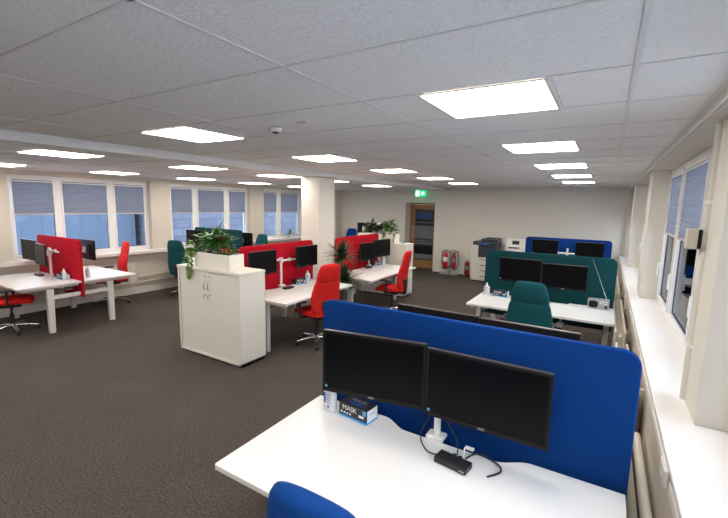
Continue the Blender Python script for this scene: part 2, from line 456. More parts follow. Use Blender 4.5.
rb = {(6, 0): 'grey pleated blind over the near pane of the right wall window behind the switch box',
      (6, 1): 'wide grey pleated blind over the middle pane of the right wall window',
      (6, 2): 'narrow grey pleated blind over the far pane of the right wall window beside the pier',
      (7, 0): 'grey blind between second and third right wall piers, near pane',
      (7, 1): 'grey blind between second and third right wall piers, middle pane',
      (7, 2): 'grey blind between second and third right wall piers, far pane',
      (8, 0): 'grey pleated blind on the last right wall window, near pane', (8, 1): 'grey pleated blind on the last right wall window, far pane'}
for (n, k), l in rb.items():
    p, q = SR[n][k]
    blind(l, 'pleated blinds on the right windows', p+0.03, q-0.03, 1.72, 2.395, 0.632, 1)

# column under the step
bm = nb(); box(bm, -4.68, -4.28, 5.56, 6.02, 0, ZL-0.0065, bev=0.006); struct('trim_7', bm, 'pier')

# door
d = bpy.data.objects.new('door_1', None); COL.objects.link(d); d['kind'] = 'structure'; d.location = (DX0, YF+0.44, 0)
W_ = 0.98
bm = nb(); box(bm, 0.0, 0.05, -0.06, 0.0, 0, DZ, bev=0.004); box(bm, W_-0.05, W_, -0.06, 0.0, 0, DZ, bev=0.004); box(bm, 0.05, W_-0.05, -0.06, 0, DZ-0.05, DZ, bev=0.004)
o = struct('door_frame', bm, 'oak', d)
bm = nb(); ya, yb = -0.05, -0.005
box(bm, 0.052, 0.17, ya, yb, 0.005, DZ-0.055, bev=0.003); box(bm, W_-0.17, W_-0.052, ya, yb, 0.005, DZ-0.055, bev=0.003)
box(bm, 0.17, W_-0.17, ya, yb, 0.005, 0.26); box(bm, 0.17, W_-0.17, ya, yb, DZ-0.20, DZ-0.055)
struct('door_leaf', bm, 'oak', d)
bm = nb(); box(bm, 0.17, W_-0.17, -0.035, -0.02, 0.26, DZ-0.20); struct('door_glass', bm, 'doorglass', d)
bm = nb()
for z0_, z1_ in ((0.95, 1.36), (0.78, 0.82), (0.30, 0.44), (0.86, 0.89), (1.45, 1.48)): box(bm, 0.172, W_-0.172, -0.0375, -0.0352, z0_, z1_)
struct('frosted_band', bm, 'doorband', d)
bm = nb()
for z0_, z1_ in ((0.47, 0.72), (1.40, 1.435), (1.50, 1.53)): box(bm, 0.172, W_-0.172, -0.0375, -0.0352, z0_, z1_)
struct('dark_band', bm, 'doorblack', d)
bm = nb()
for q, (a, b) in enumerate(((0.18, 0.36), (0.42, 0.56), (0.60, 0.70))): box(bm, a, b, -0.038, -0.0352, 1.58, 1.76)
struct('door_notice', bm, 'dblue', d)
bm = nb(); box(bm, 0.075, 0.145, -0.058, -0.05, 0.98, 1.36, bev=0.003); tube(bm, [(0.11, -0.058, 1.03), (0.11, -0.10, 1.03), (0.11, -0.10, 1.30), (0.11, -0.058, 1.30)], 0.010)
struct('door_handle', bm, 'chrome', d)

# ------------------------------------------------------------------ ceiling lights
def light_proto():
    r = thing('ceiling_light', '', 'ceiling light', (0, 0, 0))
    bm = nb(); t = 0.018; h = 0.296
    for a in ((-h, h, -h, -h+t), (-h, h, h-t, h), (-h, -h+t, -h+t, h-t), (h-t, h, -h+t, h-t)): box(bm, a[0], a[1], a[2], a[3], -0.008, -0.0042)
    obj('frame', bm, 'trim', r)
    bx('diffuser', 'light', r, -h+t, h-t, -h+t, h-t, -0.0072, -0.0045)
    return r
LP = light_proto()
rows = [2.162, 3.962, 5.762, 7.562, 9.362]
ordn = ['nearest', 'second nearest', 'middle', 'fourth', 'farthest']
spots = []
for k, y in enumerate(rows):
    spots.append((x0-0.6, y, ZC, 'square LED ceiling panel, %s of the row running along the right window side' % ordn[k]))
    spots.append((x0-3.0, y, ZC, 'square LED ceiling panel, %s of the row just right of the ceiling step' % ordn[k]))
for k, y in enumerate([2.02, 3.66, 5.30, 6.80, 8.75]):
    spots.append((-4.93, y, ZL, 'square LED panel in the lower ceiling left of the step, %s of that row' % ordn[k]))
for k, y in enumerate([2.22, 3.85, 5.50, 7.15, 8.90]):
    spots.append((-7.50, y, ZL, 'square LED ceiling panel, %s of the row closest to the left windows' % ordn[k]))
hid = [(x0-0.6, 0.25), (x0-3.0, 0.25), (x0-0.6, -1.55), (x0-3.0, -1.55), (-5.5, 0.2), (-7.6, 0.2), (-5.5, -1.5)]
for q, (x, y) in enumerate(hid):
    spots.append((x, y, ZC if x > XB else ZL, 'square LED ceiling panel out of view overhead or behind, %s one' % ['right front', 'middle front', 'right rear', 'middle rear', 'left front', 'far left front', 'left rear'][q]))
for k, (x, y, z, l) in enumerate(spots):
    o = LP if k == 0 else dup(LP)
    o.location = (x, y, z); o['label'] = l; o['group'] = 'LED ceiling panels'

# ceiling smoke detector + sprinkler
s = thing('smoke_detector', 'small round smoke detector on the ceiling tiles left of centre', 'smoke detector', (-2.10, 2.21, ZC-0.0035))
bm = nb(); lathe(bm, [(0.045, 0), (0.05, -0.008), (0.045, -0.02), (0.03, -0.03)]); obj('housing', bm, 'trim', s, smooth=True)
bm = nb(); lathe(bm, [(0.022, -0.0302), (0.022, -0.037), (0.012, -0.04)]); obj('sensor_head', bm, 'blackp', s, smooth=True)
s = thing('ceiling_vent', 'small dark slot vent in the ceiling tile beside the smoke detector', 'ceiling fitting', (-1.80, 2.14, ZC-0.0005))
bx('plate', 'trim', s, -0.05, 0.05, -0.02, 0.02, -0.005, 0.0, bev=0.001); bx('slot', 'blackp', s, -0.035, 0.035, -0.006, 0.006, -0.0062, -0.0052)

# exit sign
s = thing('exit_sign', 'green lit exit sign hanging from the ceiling in front of the oak door', 'exit sign', (-4.86, 11.30, 2.27))
bx('sign_body', 'green', s, -0.17, 0.17, -0.02, 0.02, 0, 0.175, bev=0.003)
bx('door_symbol', 'exitw', s, -0.145, -0.035, -0.0225, -0.0205, 0.012, 0.163)
bm = nb(); mt = Matrix.Translation((-0.06, -0.0235, 0.09)) @ Matrix.Rotation(PI/2, 4, 'X')
prism(bm, [(-0.01, 0.01), (0.02, 0.045), (0.03, 0.03), (0.005, -0.005), (0.02, -0.04), (0.005, -0.045), (-0.012, -0.01), (-0.045, -0.025), (-0.045, -0.01)], 0, 0.001, mt)
obj('running_figure', bm, 'green', s)
bm = nb(); mt = Matrix.Translation((0.075, -0.0215, 0.088)) @ Matrix.Rotation(PI/2, 4, 'X')
prism(bm, [(-0.014, 0.055), (0.014, 0.055), (0.014, 0.0), (0.052, 0.03), (0.052, -0.005), (0, -0.058), (-0.052, -0.005), (-0.052, 0.03), (-0.014, 0.0)], 0, 0.001, mt)
obj('arrow_symbol', bm, 'exitw', s)
bm = nb(); box(bm, -0.10, 0.10, -0.02, 0.02, 0.172, 0.188); obj('mount', bm, 'trim', s)

# ------------------------------------------------------------------ furniture prototypes
def caster_bm():
    bm = nb()
    for sx in (-0.017, 0.017): cyl(bm, (sx-0.010, 0, 0.028), (sx+0.010, 0, 0.028), 0.027, n=16)
    box(bm, -0.008, 0.008, -0.018, 0.022, 0.028, 0.062, bev=0.003)
    return bm
def make_chair(fab):
    c = thing('office_chair', '', 'office chair', (0, 0, 0))
    X = Vector((1, 0, 0))
    # seat (front +Y)
    bm = nb(); S = []
    prof = [(-0.235, 0.12, 0.485, 0.02), (-0.232, 0.19, 0.485, 0.033), (-0.20, 0.225, 0.486, 0.042), (-0.1, 0.245, 0.485, 0.046), (0.0, 0.25, 0.485, 0.047), (0.1, 0.25, 0.486, 0.047), (0.18, 0.245, 0.484, 0.046), (0.235, 0.23, 0.474, 0.040), (0.265, 0.19, 0.463, 0.028), (0.272, 0.12, 0.459, 0.015)]
    for y, hw, z, ht in prof: S.append((Vector((0, y, z)), X, Vector((0, 0, 1)), hw, ht))
    loft(bm, S, 28, 3.0); obj('seat', bm, fab, c, smooth=True)
    def back(secs, name):
        bm = nb(); S = []
        for i, (y, z, hw, ht) in enumerate(secs):
            a = secs[max(i-1, 0)]; b = secs[min(i+1, len(secs)-1)]
            t = Vector((0, b[0]-a[0], b[1]-a[1])).normalized(); nrm = X.cross(t)
            S.append((Vector((0, y, z)), X, nrm, hw, ht))
        loft(bm, S, 28, 2.8); return obj(name, bm, fab, c, smooth=True)
    back([(-0.215, 0.500, 0.13, 0.018), (-0.213, 0.503, 0.17, 0.030), (-0.207, 0.525, 0.215, 0.040), (-0.195, 0.60, 0.245, 0.046), (-0.190, 0.70, 0.25, 0.048), (-0.205, 0.80, 0.24, 0.046), (-0.228, 0.90, 0.222, 0.042), (-0.238, 0.940, 0.208, 0.038), (-0.242, 0.958, 0.185, 0.028), (-0.243, 0.964, 0.14, 0.014)], 'backrest')
    back([(-0.242, 0.935, 0.15, 0.014), (-0.243, 0.940, 0.190, 0.026), (-0.247, 0.96, 0.203, 0.036), (-0.258, 1.02, 0.200, 0.040), (-0.272, 1.09, 0.183, 0.040), (-0.284, 1.15, 0.160, 0.036), (-0.289, 1.172, 0.145, 0.030), (-0.292, 1.185, 0.12, 0.020), (-0.293, 1.190, 0.09, 0.010)], 'headrest')
    bm = nb(); box(bm, -0.045, 0.045, -0.275, -0.225, 0.42, 0.66, bev=0.012); box(bm, -0.05, 0.05, -0.27, -0.08, 0.40, 0.435, bev=0.008)
    box(bm, -0.10, 0.10, -0.262, -0.235, 0.56, 0.68, bev=0.008)
    obj('back_bracket', bm, 'blackp', c, smooth=True)
    bm = nb(); box(bm, -0.11, 0.11, -0.13, 0.13, 0.385, 0.438, bev=0.012); cyl(bm, (0.10, 0.05, 0.405), (0.22, 0.05, 0.40), 0.007); obj('seat_mechanism', bm, 'blackp', c, smooth=True)
    for s in (-1, 1):
        bm = nb(); tube(bm, curve_pts([(s*0.10, 0.0, 0.43), (s*0.26, 0.0, 0.43), (s*0.295, 0.0, 0.47), (s*0.300, 0.0, 0.66)]), 0.017, 10)
        ar = obj('armrest', bm, 'blackp', c, smooth=True)
        bm = nb(); box(bm, s*0.30-0.04, s*0.30+0.04, -0.12, 0.13, 0.66, 0.688, bev=0.011, seg=3); obj('arm_pad', bm, 'blackp', ar, smooth=True)
    bm = nb(); cyl(bm, (0, 0, 0.10), (0, 0, 0.28), 0.027, n=18); cyl(bm, (0, 0, 0.28), (0, 0, 0.39), 0.016, n=18); obj('gas_column', bm, 'blackp', c, smooth=True)
    bm = nb(); lathe(bm, [(0.045, 0.075), (0.05, 0.10), (0.035, 0.125)])
    for k in range(5):
        a = 2*PI*k/5+0.3; dx, dy = math.cos(a), math.sin(a); t = Vector((-dy, dx, 0))
        S = []
        for r_, z, hw, ht in ((0.02, 0.100, 0.026, 0.022), (0.12, 0.100, 0.023, 0.019), (0.22, 0.085, 0.019, 0.014), (0.30, 0.072, 0.016, 0.010)):
            S.append((Vector((dx*r_, dy*r_, z)), t, Vector((0, 0, 1)), hw, ht))
        loft(bm, S, 12, 2.4)
    obj('star_base', bm, 'chrome', c, smooth=True)
    cb = None
    for k in range(5):
        a = 2*PI*k/5+0.3
        if cb is None: cb = o = obj('caster', caster_bm(), 'blackp', c, smooth=True)
        else:
            o = cb.copy(); COL.objects.link(o); o.parent = c
        o.location = (math.cos(a)*0.285, math.sin(a)*0.285, 0.001); o.rotation_euler = (0, 0, a+0.6*k)
    return c

chairs = {}
def chair(fab, x, y, ang, label):
    """ang: direction the sitter faces, degrees from +X"""
    rz = math.radians(ang)-PI/2
    if fab not in chairs: o = chairs[fab] = make_chair(fab); o.location = (x, y, 0); o.rotation_euler = (0, 0, rz); o['label'] = label
    else: o = dup(chairs[fab], (x, y, 0), rz, label)
    o['group'] = fab+' office chairs'
    return o

def desk_top_poly(w, d):
    hw = w/2; r = 0.012; P = []
    def arc(cx, cy, a0, a1):
        for k in range(5):
            a = math.radians(a0+(a1-a0)*k/4); P.append((cx+r*math.cos(a), cy+r*math.sin(a)))
    arc(-hw+r, r, 180, 270); arc(hw-r, r, 270, 360)
    P.append((hw, d)); P.append((0.46, d))
    for k in range(1, 7): t = k/7; s = t*t*(3-2*t); P.append((0.46-0.16*t, d-0.075*s))
    P.append((0.30, d-0.075)); P.append((-0.20, d-0.075))
    for k in range(1, 7): t = k/7; s = t*t*(3-2*t); P.append((-0.20-0.16*t, d-0.075*(1-s)))
    P.append((-0.36, d)); P.append((-hw, d))
    return P
def make_desk(w, d):
    t = thing('office_desk', '', 'desk')
    bm = nb(); prism(bm, desk_top_poly(w, d), 0.706, 0.731); obj('desktop', bm, 'desk', t)
    bm = nb(); P = desk_top_poly(w+0.002, d+0.001); prism(bm, [(x, y-0.001) for x, y in P], 0.7055, 0.7285); obj('edge_banding', bm, 'edge', t)
    for s in (-1, 1):
        x = s*(w/2-0.075); bm = nb()
        A = ring(bm, [(x-0.03, d*0.5-0.045, 0.66), (x+0.03, d*0.5-0.045, 0.66), (x+0.03, d*0.5+0.045, 0.66), (x-0.03, d*0.5+0.045, 0.66)])
        B = ring(bm, [(x-0.03, d*0.5-0.040, 0.0), (x+0.03, d*0.5-0.040, 0.0), (x+0.03, d*0.5+0.032, 0.0), (x-0.03, d*0.5+0.032, 0.0)])
        bridge(bm, A, B); bm.faces.new(A); bm.faces.new(B[::-1])
        box(bm, x-0.025, x+0.025, 0.06, d-0.02, 0.664, 0.7055, bev=0.004)
        obj('leg', bm, 'frame', t)
        bm = nb(); box(bm, x-0.02, x+0.02, d*0.5+0.03, d+0.010, 0.50, 0.56, bev=0.004); obj('side_beam', bm, 'frame', t)
    bm = nb(); box(bm, -w/2+0.13, w/2-0.13, d*0.5-0.02, d*0.5+0.02, 0.63, 0.67, bev=0.003); box(bm, -w/2+0.13, w/2-0.13, d*0.72-0.02, d*0.72+0.02, 0.66, 0.70, bev=0.003)
    obj('cross_beam', bm, 'frame', t)
    bm = nb(); box(bm, -w*0.35, w*0.35, d-0.16, d-0.04, 0.585, 0.592); box(bm, -w*0.35, w*0.35, d-0.165, d-0.158, 0.585, 0.65); box(bm, -w*0.35, w*0.35, d-0.045, d-0.038, 0.585, 0.65)
    obj('cable_tray', bm, 'frame', t)
    bm = nb(); tube(bm, curve_pts([(0.25, d-0.1, 0.60), (0.22, d-0.12, 0.40), (0.10, d-0.14, 0.28), (0.0, d-0.12, 0.38), (-0.05, d-0.1, 0.60)]), 0.011, 8)
    obj('hanging_cable', bm, 'frame', t)
    return t
desks = {}
def desk(w, d, x, y, ang, label, group='white bench desks'):
    """x,y: middle of the front edge; ang: direction the sitter faces"""
    rz = math.radians(ang)-PI/2; k = (w, d)
    if k not in desks: o = desks[k] = make_desk(w, d); o.location = (x, y, 0); o.rotation_euler = (0, 0, rz); o['label'] = label
    else: o = dup(desks[k], (x, y, 0), rz, label)
    o['group'] = group; return o

def divider(fab, w, x, y, ang, zt, label, zb=0.42, t=0.036):
    r = thing('desk_screen', label, 'desk divider', (x, y, 0), math.radians(ang), 'fabric desk screens')
    hw = w/2; rr = 0.075; P = [(-hw, zb), (hw, zb)]
    for k in range(9): a = PI/2*k/8; P.append((hw-rr+rr*math.cos(a), zt-rr+rr*math.sin(a)))
    for k in range(9): a = PI/2+PI/2*k/8; P.append((-hw+rr+rr*math.cos(a), zt-rr+rr*math.sin(a)))
    bm = nb(); prism(bm, P, -t/2, t/2, Matrix.Rotation(PI/2, 4, 'X'))
    es = [e for e in bm.edges if abs(e.verts[0].co.y-e.verts[1].co.y) < 1e-5]
    bmesh.ops.bevel(bm, geom=es, offset=0.009, segments=3, affect='EDGES', profile=0.5)
    obj('screen_panel', bm, fab, r, smooth=True)
    for s in (-1, 1):
        bm = nb(); box(bm, s*hw*0.6-0.03, s*hw*0.6+0.03, -t/2-0.055, t/2+0.055, 0.696, 0.7052, bev=0.001); obj('screen_bracket', bm, 'frame', r)
    return r

def make_monitor(w, h):
    """screen faces -Y, origin at the middle of the screen's face"""
    m = thing('monitor', '', 'monitor')
    hw, hh = w/2, h/2
    bm = nb(); box(bm, -hw, hw, 0.002, 0.026, -hh, hh, bev=0.004); box(bm, -hw*0.6, hw*0.6, 0.024, 0.048, -hh*0.6, hh*0.6, bev=0.012)
    b = 0.014; bb = 0.024
    for a in ((-hw, hw, -hh, -hh+bb), (-hw, hw, hh-b, hh), (-hw, -hw+b, -hh+bb, hh-b), (hw-b, hw, -hh+bb, hh-b)): box(bm, a[0], a[1], -0.003, 0.004, a[2], a[3], bev=0.001)
    obj('casing', bm, 'bezel', m)
    bm = nb(); box(bm, -hw+b, hw-b, -0.0005, 0.003, -hh+bb, hh-b); obj('screen', bm, 'screen', m)
    bm = nb(); box(bm, -hw+0.003, hw-0.003, -0.002, 0.022, hh-0.0005, hh+0.0025); obj('top_trim', bm, 'bezeltop', m)
    text('brand_badge', 'AOC', 0.016, 'silver', m, (0, -0.0034, -hh+0.012), (PI/2, 0, 0), bold=0.0006)
    bm = nb(); box(bm, -hw+b+0.002, -hw+b+0.016, -0.0012, -0.0004, -hh+bb+0.003, -hh+bb+0.017); obj('energy_sticker', bm, 'lblue', m)
    bm = nb(); box(bm, -0.05, 0.05, 0.044, 0.054, -0.05, 0.05, bev=0.003); obj('mount_plate', bm, 'silver', m)
    return m
mons = {}
def monitor(w, h, x, y, z, ang, label, tilt=0.0):
    """ang: direction the viewer looks when facing the screen (deg); z: middle height"""
    rz = math.radians(ang)-PI/2; k = (w, h)
    if k not in mons: o = mons[k] = make_monitor(w, h); o.location = (x, y, z); o.rotation_euler = (tilt, 0, rz); o['label'] = label
    else: o = dup(mons[k], (x, y, z), rz, label); o.rotation_euler = (tilt, 0, rz)
    o['group'] = 'flat black monitors'; return o

def monitor_arm(x, y, ang, ends, label, zt=1.12, zb=0.7315):
    """post with folding arms. ends: list of (dx,dy,z) in local frame (+Y towards screen divider)"""
    a = thing('monitor_stand', label, 'monitor arm', (x, y, 0), math.radians(ang)-PI/2, 'white monitor arms')
    bm = nb(); box(bm, -0.05, 0.05, -0.05, 0.03, zb, zb+0.02, bev=0.005); obj('clamp_base', bm, 'upvc', a)
    bm = nb(); cyl(bm, (0, 0, zb+0.02), (0, 0, zt), 0.019, n=18); obj('post', bm, 'upvc', a, smooth=True)
    for i, (dx, dy, z) in enumerate(ends):
        bm = nb(); s = 1 if dx > 0 else -1
        cyl(bm, (0, 0, z-0.03), (0, 0, z+0.03), 0.030, n=18)
        mid = (dx*0.5, 0.008 if abs(dy) < 0.05 else dy*0.5, z)
        tube(bm, [(0, 0, z), mid], 0.016, 10); cyl(bm, (mid[0], mid[1], z-0.025), (mid[0], mid[1], z+0.03), 0.020, n=14)
        tube(bm, [mid, (dx, dy, z)], 0.014, 10)
        obj('arm_link', bm, 'upvc', a, smooth=True)
    return a

# docking station, mask box, bottle
def make_dock():
    d_ = thing('docking_station', '', 'docking station')
    bx('dock_body', 'blackp', d_, -0.085, 0.085, -0.04, 0.04, 0, 0.03, bev=0.004)
    bx('front_badge', 'silver', d_, 0.05, 0.078, -0.0410, -0.0402, 0.010, 0.016)
    bm = nb()
    for xx in (-0.02, 0.01): box(bm, xx-0.009, xx+0.009, 0.04, 0.068, 0.006, 0.018, bev=0.002)
    obj('plug', bm, 'blackp', d_)
    return d_
def make_mask():
    b = thing('mask_box', '', 'box')
    bx('carton', 'cardk', b, -0.105, 0.105, -0.052, 0.052, 0.010, 0.085, bev=0.001)
    bx('blue_band', 'cardblue', b, -0.106, 0.106, -0.053, 0.053, 0, 0.0115)
    bx('white_side_panel', 'paper', b, 0.1055, 0.1062, -0.050, 0.050, 0.012, 0.083)
    text('front_lettering', 'MASK', 0.043, 'paper', b, (-0.025, -0.0527, 0.058), (PI/2, 0, 0))
    text('top_lettering', 'MASK', 0.046, 'silver', b, (0.0, 0.018, 0.0855), (0, 0, 0))
    text('side_lettering', 'MASK', 0.022, 'lblue', b, (0.1067, 0.0, 0.055), (PI/2, 0, PI/2))
    bm = nb()
    for k in range(4): lathe(bm, [(0.007, 0), (0.007, 0.0008)], 10, (-0.085+0.022*k, 0))
    o = obj('round_pictogram', bm, 'paper', b); o.location = (0, -0.0522, 0.027); o.rotation_euler = (PI/2, 0, 0)
    bx('white_patch', 'paper', b, 0.045, 0.082, -0.0529, -0.0522, 0.030, 0.045)
    bx('blue_patch', 'lblue', b, 0.074, 0.098, -0.0530, -0.0523, 0.050, 0.080)
    bx('top_band', 'dblue', b, -0.05, 0.05, -0.03, -0.008, 0.0851, 0.0857)
    return b
def make_bottle():
    b = thing('gel_bottle', '', 'bottle')
    bm = nb(); S = []
    for z, hw, ht in ((0, 0.030, 0.016), (0.003, 0.036, 0.021), (0.05, 0.037, 0.022), (0.10, 0.036, 0.021), (0.112, 0.026, 0.017), (0.118, 0.012, 0.012)):
        S.append((Vector((0, 0, z)), Vector((1, 0, 0)), Vector((0, 1, 0)), hw, ht))
    loft(bm, S, 24, 3.2); obj('bottle_body', bm, 'bottle', b, smooth=True)
    bm = nb(); lathe(bm, [(0.013, 0.118), (0.013, 0.128), (0.006, 0.15), (0.003, 0.155)], 16); obj('bottle_cap', bm, 'upvc', b, smooth=True)
    bm = nb(); box(bm, -0.024, -0.014, -0.0225, -0.0212, 0.045, 0.10); box(bm, 0.0, 0.01, -0.0232, -0.0222, 0.022, 0.034)
    for k in range(4): box(bm, -0.008, 0.016, -0.0232, -0.0222, 0.05+0.013*k, 0.053+0.013*k)
    obj('bottle_print', bm, 'dblue', b)
    return b
PROTO = {}
def put(kind, x, y, z, deg, label, cat_group):
    mk = {'dock': make_dock, 'mask': make_mask, 'bottle': make_bottle}[kind]
    if kind not in PROTO: o = PROTO[kind] = mk()
    else: o = dup(PROTO[kind])
    o.location = (x, y, z); o.rotation_euler = (0, 0, math.radians(deg)); o.scale = (1.18,)*3 if kind == 'bottle' else (1, 1, 1); o['label'] = label; o['group'] = cat_group
    return o
TZ = 0.7315

# ------------------------------------------------------------------ NEAR BLUE BENCH
WD = 1.68
desk(1.71, 0.85, -0.675, 1.165, 90, 'white desktop in the foreground before the blue screen, holding two big monitors')
desk(WD, 0.82, -0.665, 2.92, -90, 'white desk hidden behind the foreground blue screen, under monitors seen from behind')
divider('bluescreen', 1.73, -0.675, 2.062, 0, 1.385, 'large royal blue fabric screen behind the two foreground monitors')
monitor(0.61, 0.37, -1.053, 1.855, 1.087, 90+10, 'big black monitor, left of the foreground pair, above the mask box')
monitor(0.61, 0.37, -0.444, 1.905, 1.072, 90, 'big black monitor, right of the foreground pair, above the docking station')
monitor_arm(-0.70, 1.985, 90, [(-0.34, -0.07, 1.07), (0.25, -0.028, 1.07)], 'white post arm clamped to the foreground desk behind the big monitors', 1.13)
monitor(0.545, 0.34, -0.885, 2.40, 1.165, -90, 'monitor seen as a dark strip above the blue screen, left one')
monitor(0.545, 0.34, -0.335, 2.40, 1.16, -90, 'monitor seen as a dark strip above the blue screen, right one')
monitor_arm(-0.58, 2.20, -90, [(-0.26, 0.145-0.35+0.06, 1.10), (0.26, 0.145-0.35+0.06, 1.10)], 'white monitor arm hidden behind the foreground blue screen', 1.15)
chair('blue', -0.63, 1.085, 90, 'royal blue office chair at the bottom edge, pushed to the foreground desk')
put('mask', -1.18, 1.925, TZ, -6, 'black box of masks with blue base on the foreground desk, below the left monitor', 'black mask boxes')
put('bottle', -1.365, 1.895, TZ, -5, 'clear gel bottle at the left corner of the foreground desk beside the mask box', 'gel bottles')
put('dock', -0.545, 1.795, TZ, -8, 'black docking station on the foreground desk below the right monitor', 'docking stations')
c = thing('desk_cable', 'black cable ends curling on the foreground desk right of the docking station', 'cable', (0, 0, 0))
bm = nb(); tube(bm, curve_pts([(-0.50, 1.86, TZ+0.012), (-0.46, 1.93, TZ+0.012), (-0.36, 1.915, TZ+0.006), (-0.33, 1.86, TZ+0.006), (-0.375, 1.79, TZ+0.006)]), 0.0045)
tube(bm, curve_pts([(-0.545, 1.865, TZ+0.012), (-0.57, 1.92, TZ+0.06), (-0.66, 1.955, 0.90), (-0.64, 1.975, 0.98)]), 0.003)
tube(bm, curve_pts([(-0.63, 1.82, TZ+0.008), (-0.69, 1.82, TZ+0.008), (-0.76, 1.90, TZ+0.008), (-0.78, 1.97, TZ+0.03), (-0.74, 2.0, 0.85)]), 0.0035)
obj('black_cable', bm, 'blackp', c, smooth=True)
bm = nb(); tube(bm, curve_pts([(-0.51, 1.85, TZ+0.012), (-0.515, 1.89, TZ+0.05), (-0.49, 1.90, TZ+0.045)]), 0.003); box(bm, -0.515, -0.47, 1.885, 1.905, TZ+0.045, TZ+0.056, bev=0.002)
obj('white_plug', bm, 'upvc', c)
bm = nb(); tube(bm, curve_pts([(-0.52, 1.99, 0.92), (-0.50, 1.975, 0.875), (-0.44, 1.975, 0.86), (-0.40, 1.975, 0.875)]), 0.0035); obj('loop_cable', bm, 'silver', c)

# ------------------------------------------------------------------ TEAL BENCH (right, middle)
desk(WD, 0.82, -0.655, 5.13, 90, 'white desk in front of the teal screen with radio and papers on it')
desk(WD, 0.82, -0.655, 6.83, -90, 'white desk on the hidden side of the teal screen near the right windows')
divider('tealscreen', 1.66, -0.655, 5.985, 0, 1.375, 'teal fabric screen on the right, behind the radio and the two monitors')
monitor(0.55, 0.33, -0.97, 5.81, 1.13, 90.5, 'black monitor on the teal screen, left one, above the small box')
monitor(0.55, 0.33, -0.415, 5.79, 1.10, 89, 'black monitor on the teal screen, right one, nearer the radio')
monitor_arm(-0.66, 5.90, 90, [(-0.26, -0.02, 1.12), (0.25, -0.07, 1.09)], 'white monitor arm behind the monitors of the teal screen', 1.15)
chair('teal', -0.655, 4.94, 90, 'teal office chair seen from behind at the desk with the radio')
put('bottle', -1.40, 5.80, TZ, 0, 'white gel bottle with pointed cap at the left end of the radio desk', 'gel bottles')
put('mask', -1.21, 5.84, TZ, -4, 'mask box with blue base on the teal desk left of the chair', 'black mask boxes')
r = thing('portable_radio', 'silver portable radio with raised aerial on the teal screen desk', 'radio', (0.005, 5.83, TZ), 0)
bx('radio_case', 'silver', r, -0.12, 0.12, -0.04, 0.04, 0, 0.135, bev=0.012, smooth=True)
bm = nb(); S = [(Vector((-0.055, -0.0405-0.001*k, 0.065)), Vector((1, 0, 0)), Vector((0, 0, 1)), 0.052-0.003*k, 0.045-0.003*k) for k in range(2)]; loft(bm, S, 24, 3); obj('speaker_grille', bm, 'bezel', r)
bm = nb(); box(bm, 0.015, 0.10, -0.042, -0.0405, 0.075, 0.11); obj('tuning_dial', bm, 'paper', r)
bm = nb(); box(bm, 0.02, 0.095, -0.0435, -0.0422, 0.088, 0.094); cyl(bm, (0.085, -0.0405, 0.04), (0.085, -0.052, 0.04), 0.018); obj('tuning_knob', bm, 'blackp', r)
bm = nb(); cyl(bm, (0.085, 0.03, 0.134), (-0.105, 0.05, 0.62), 0.0028, n=8); cyl(bm, (-0.105, 0.05, 0.62), (-0.1055, 0.05, 0.626), 0.005, n=8); obj('aerial', bm, 'chrome', r)
for k, (x, y, a, l) in enumerate(((-0.40, 5.74, 3, 'white sheet of paper lying on the teal desk right of the chair, nearer one'), (-0.22, 5.80, -6, 'white sheet of paper tucked under the radio desk pile, farther one'))):
    bm = nb(); box(bm, -0.105, 0.105, -0.12, 0.12, 0, 0.002+0.002*k); o = tag(obj('paper_sheet', bm, 'paper'), l, 'paper', 'papers on the teal desk'); o.location = (x, y, TZ+0.0001+0.0022*k); o.rotation_euler = (0, 0, math.radians(90+a))

# ------------------------------------------------------------------ FAR BLUE BENCH
desk(WD, 0.82, -0.70, 8.80, 90, 'white desk before the far blue screen near the far wall')
divider('bluescreen', 1.68, -0.69, 9.66, 0, 1.355, 'blue fabric screen at the far end, behind the teal screen')
monitor(0.53, 0.32, -1.10, 9.50, 1.15, 90, 'black monitor on the far blue screen, left of the white post')
monitor(0.53, 0.32, -0.25, 9.50, 1.14, 90, 'black monitor on the far blue screen, right of the white post')
monitor_arm(-0.66, 9.575, 90, [(-0.38, -0.035, 1.04), (0.36, -0.035, 1.04)], 'white monitor arm whose post shows between the far blue screen monitors', 1.15)

# ------------------------------------------------------------------ LEFT RED BENCH
LX = -7.62
desk(1.49, 0.80, LX, 2.14, 90, 'white desk nearest at far left, with turned monitor pair before the red screen')
desk(1.49, 0.80, LX, 3.78, -90, 'white desk on the window side of the far left red screen')
divider('redscreen', 1.50, -7.62, 2.96, 0, 1.375, 'red fabric screen at far left between the two desks by the first window', zb=0.48)
monitor(0.52, 0.33, -8.07, 2.71, 1.15, 90, 'monitor at far left before the red screen, left of the tilted pair')
monitor(0.52, 0.33, -7.54, 2.67, 1.12, 84, 'monitor at far left before the red screen, right one beside the white arm')
monitor_arm(-7.74, 2.88, 90, [(0.20, -0.16, 1.10), (0.36, -0.02, 1.15), (-0.32, -0.12, 1.13)], 'white monitor arm with an arm folded to the right at the far left desk', 1.2)
monitor(0.52, 0.33, -7.47, 3.32, 1.15, -90, 'black monitor back poking out right of the far left red screen')
monitor_arm(-7.62, 3.13, -90, [(-0.16, -0.18, 1.13)], 'white monitor arm on the window side of the far left red screen', 1.18)
chair('red', -7.47, 2.24, 66, 'red office chair cut off by the left picture edge')
chair('red', -8.04, 3.95, -104, 'red office chair under the first window, facing the far left bench')
put('dock', -7.88, 2.76, TZ, 0, 'black docking station on the far left desk below the monitors', 'docking stations')
put('mask', -7.28, 2.86, TZ, 0, 'small box with blue base beside the far left red screen', 'black mask boxes')
put('bottle', -7.19, 2.84, TZ, 0, 'gel bottle beside the box on the far left desk', 'gel bottles')
put('bottle', -7.14, 3.15, TZ, 0, 'gel bottle on the window side desk just past the far left red screen edge', 'gel bottles')

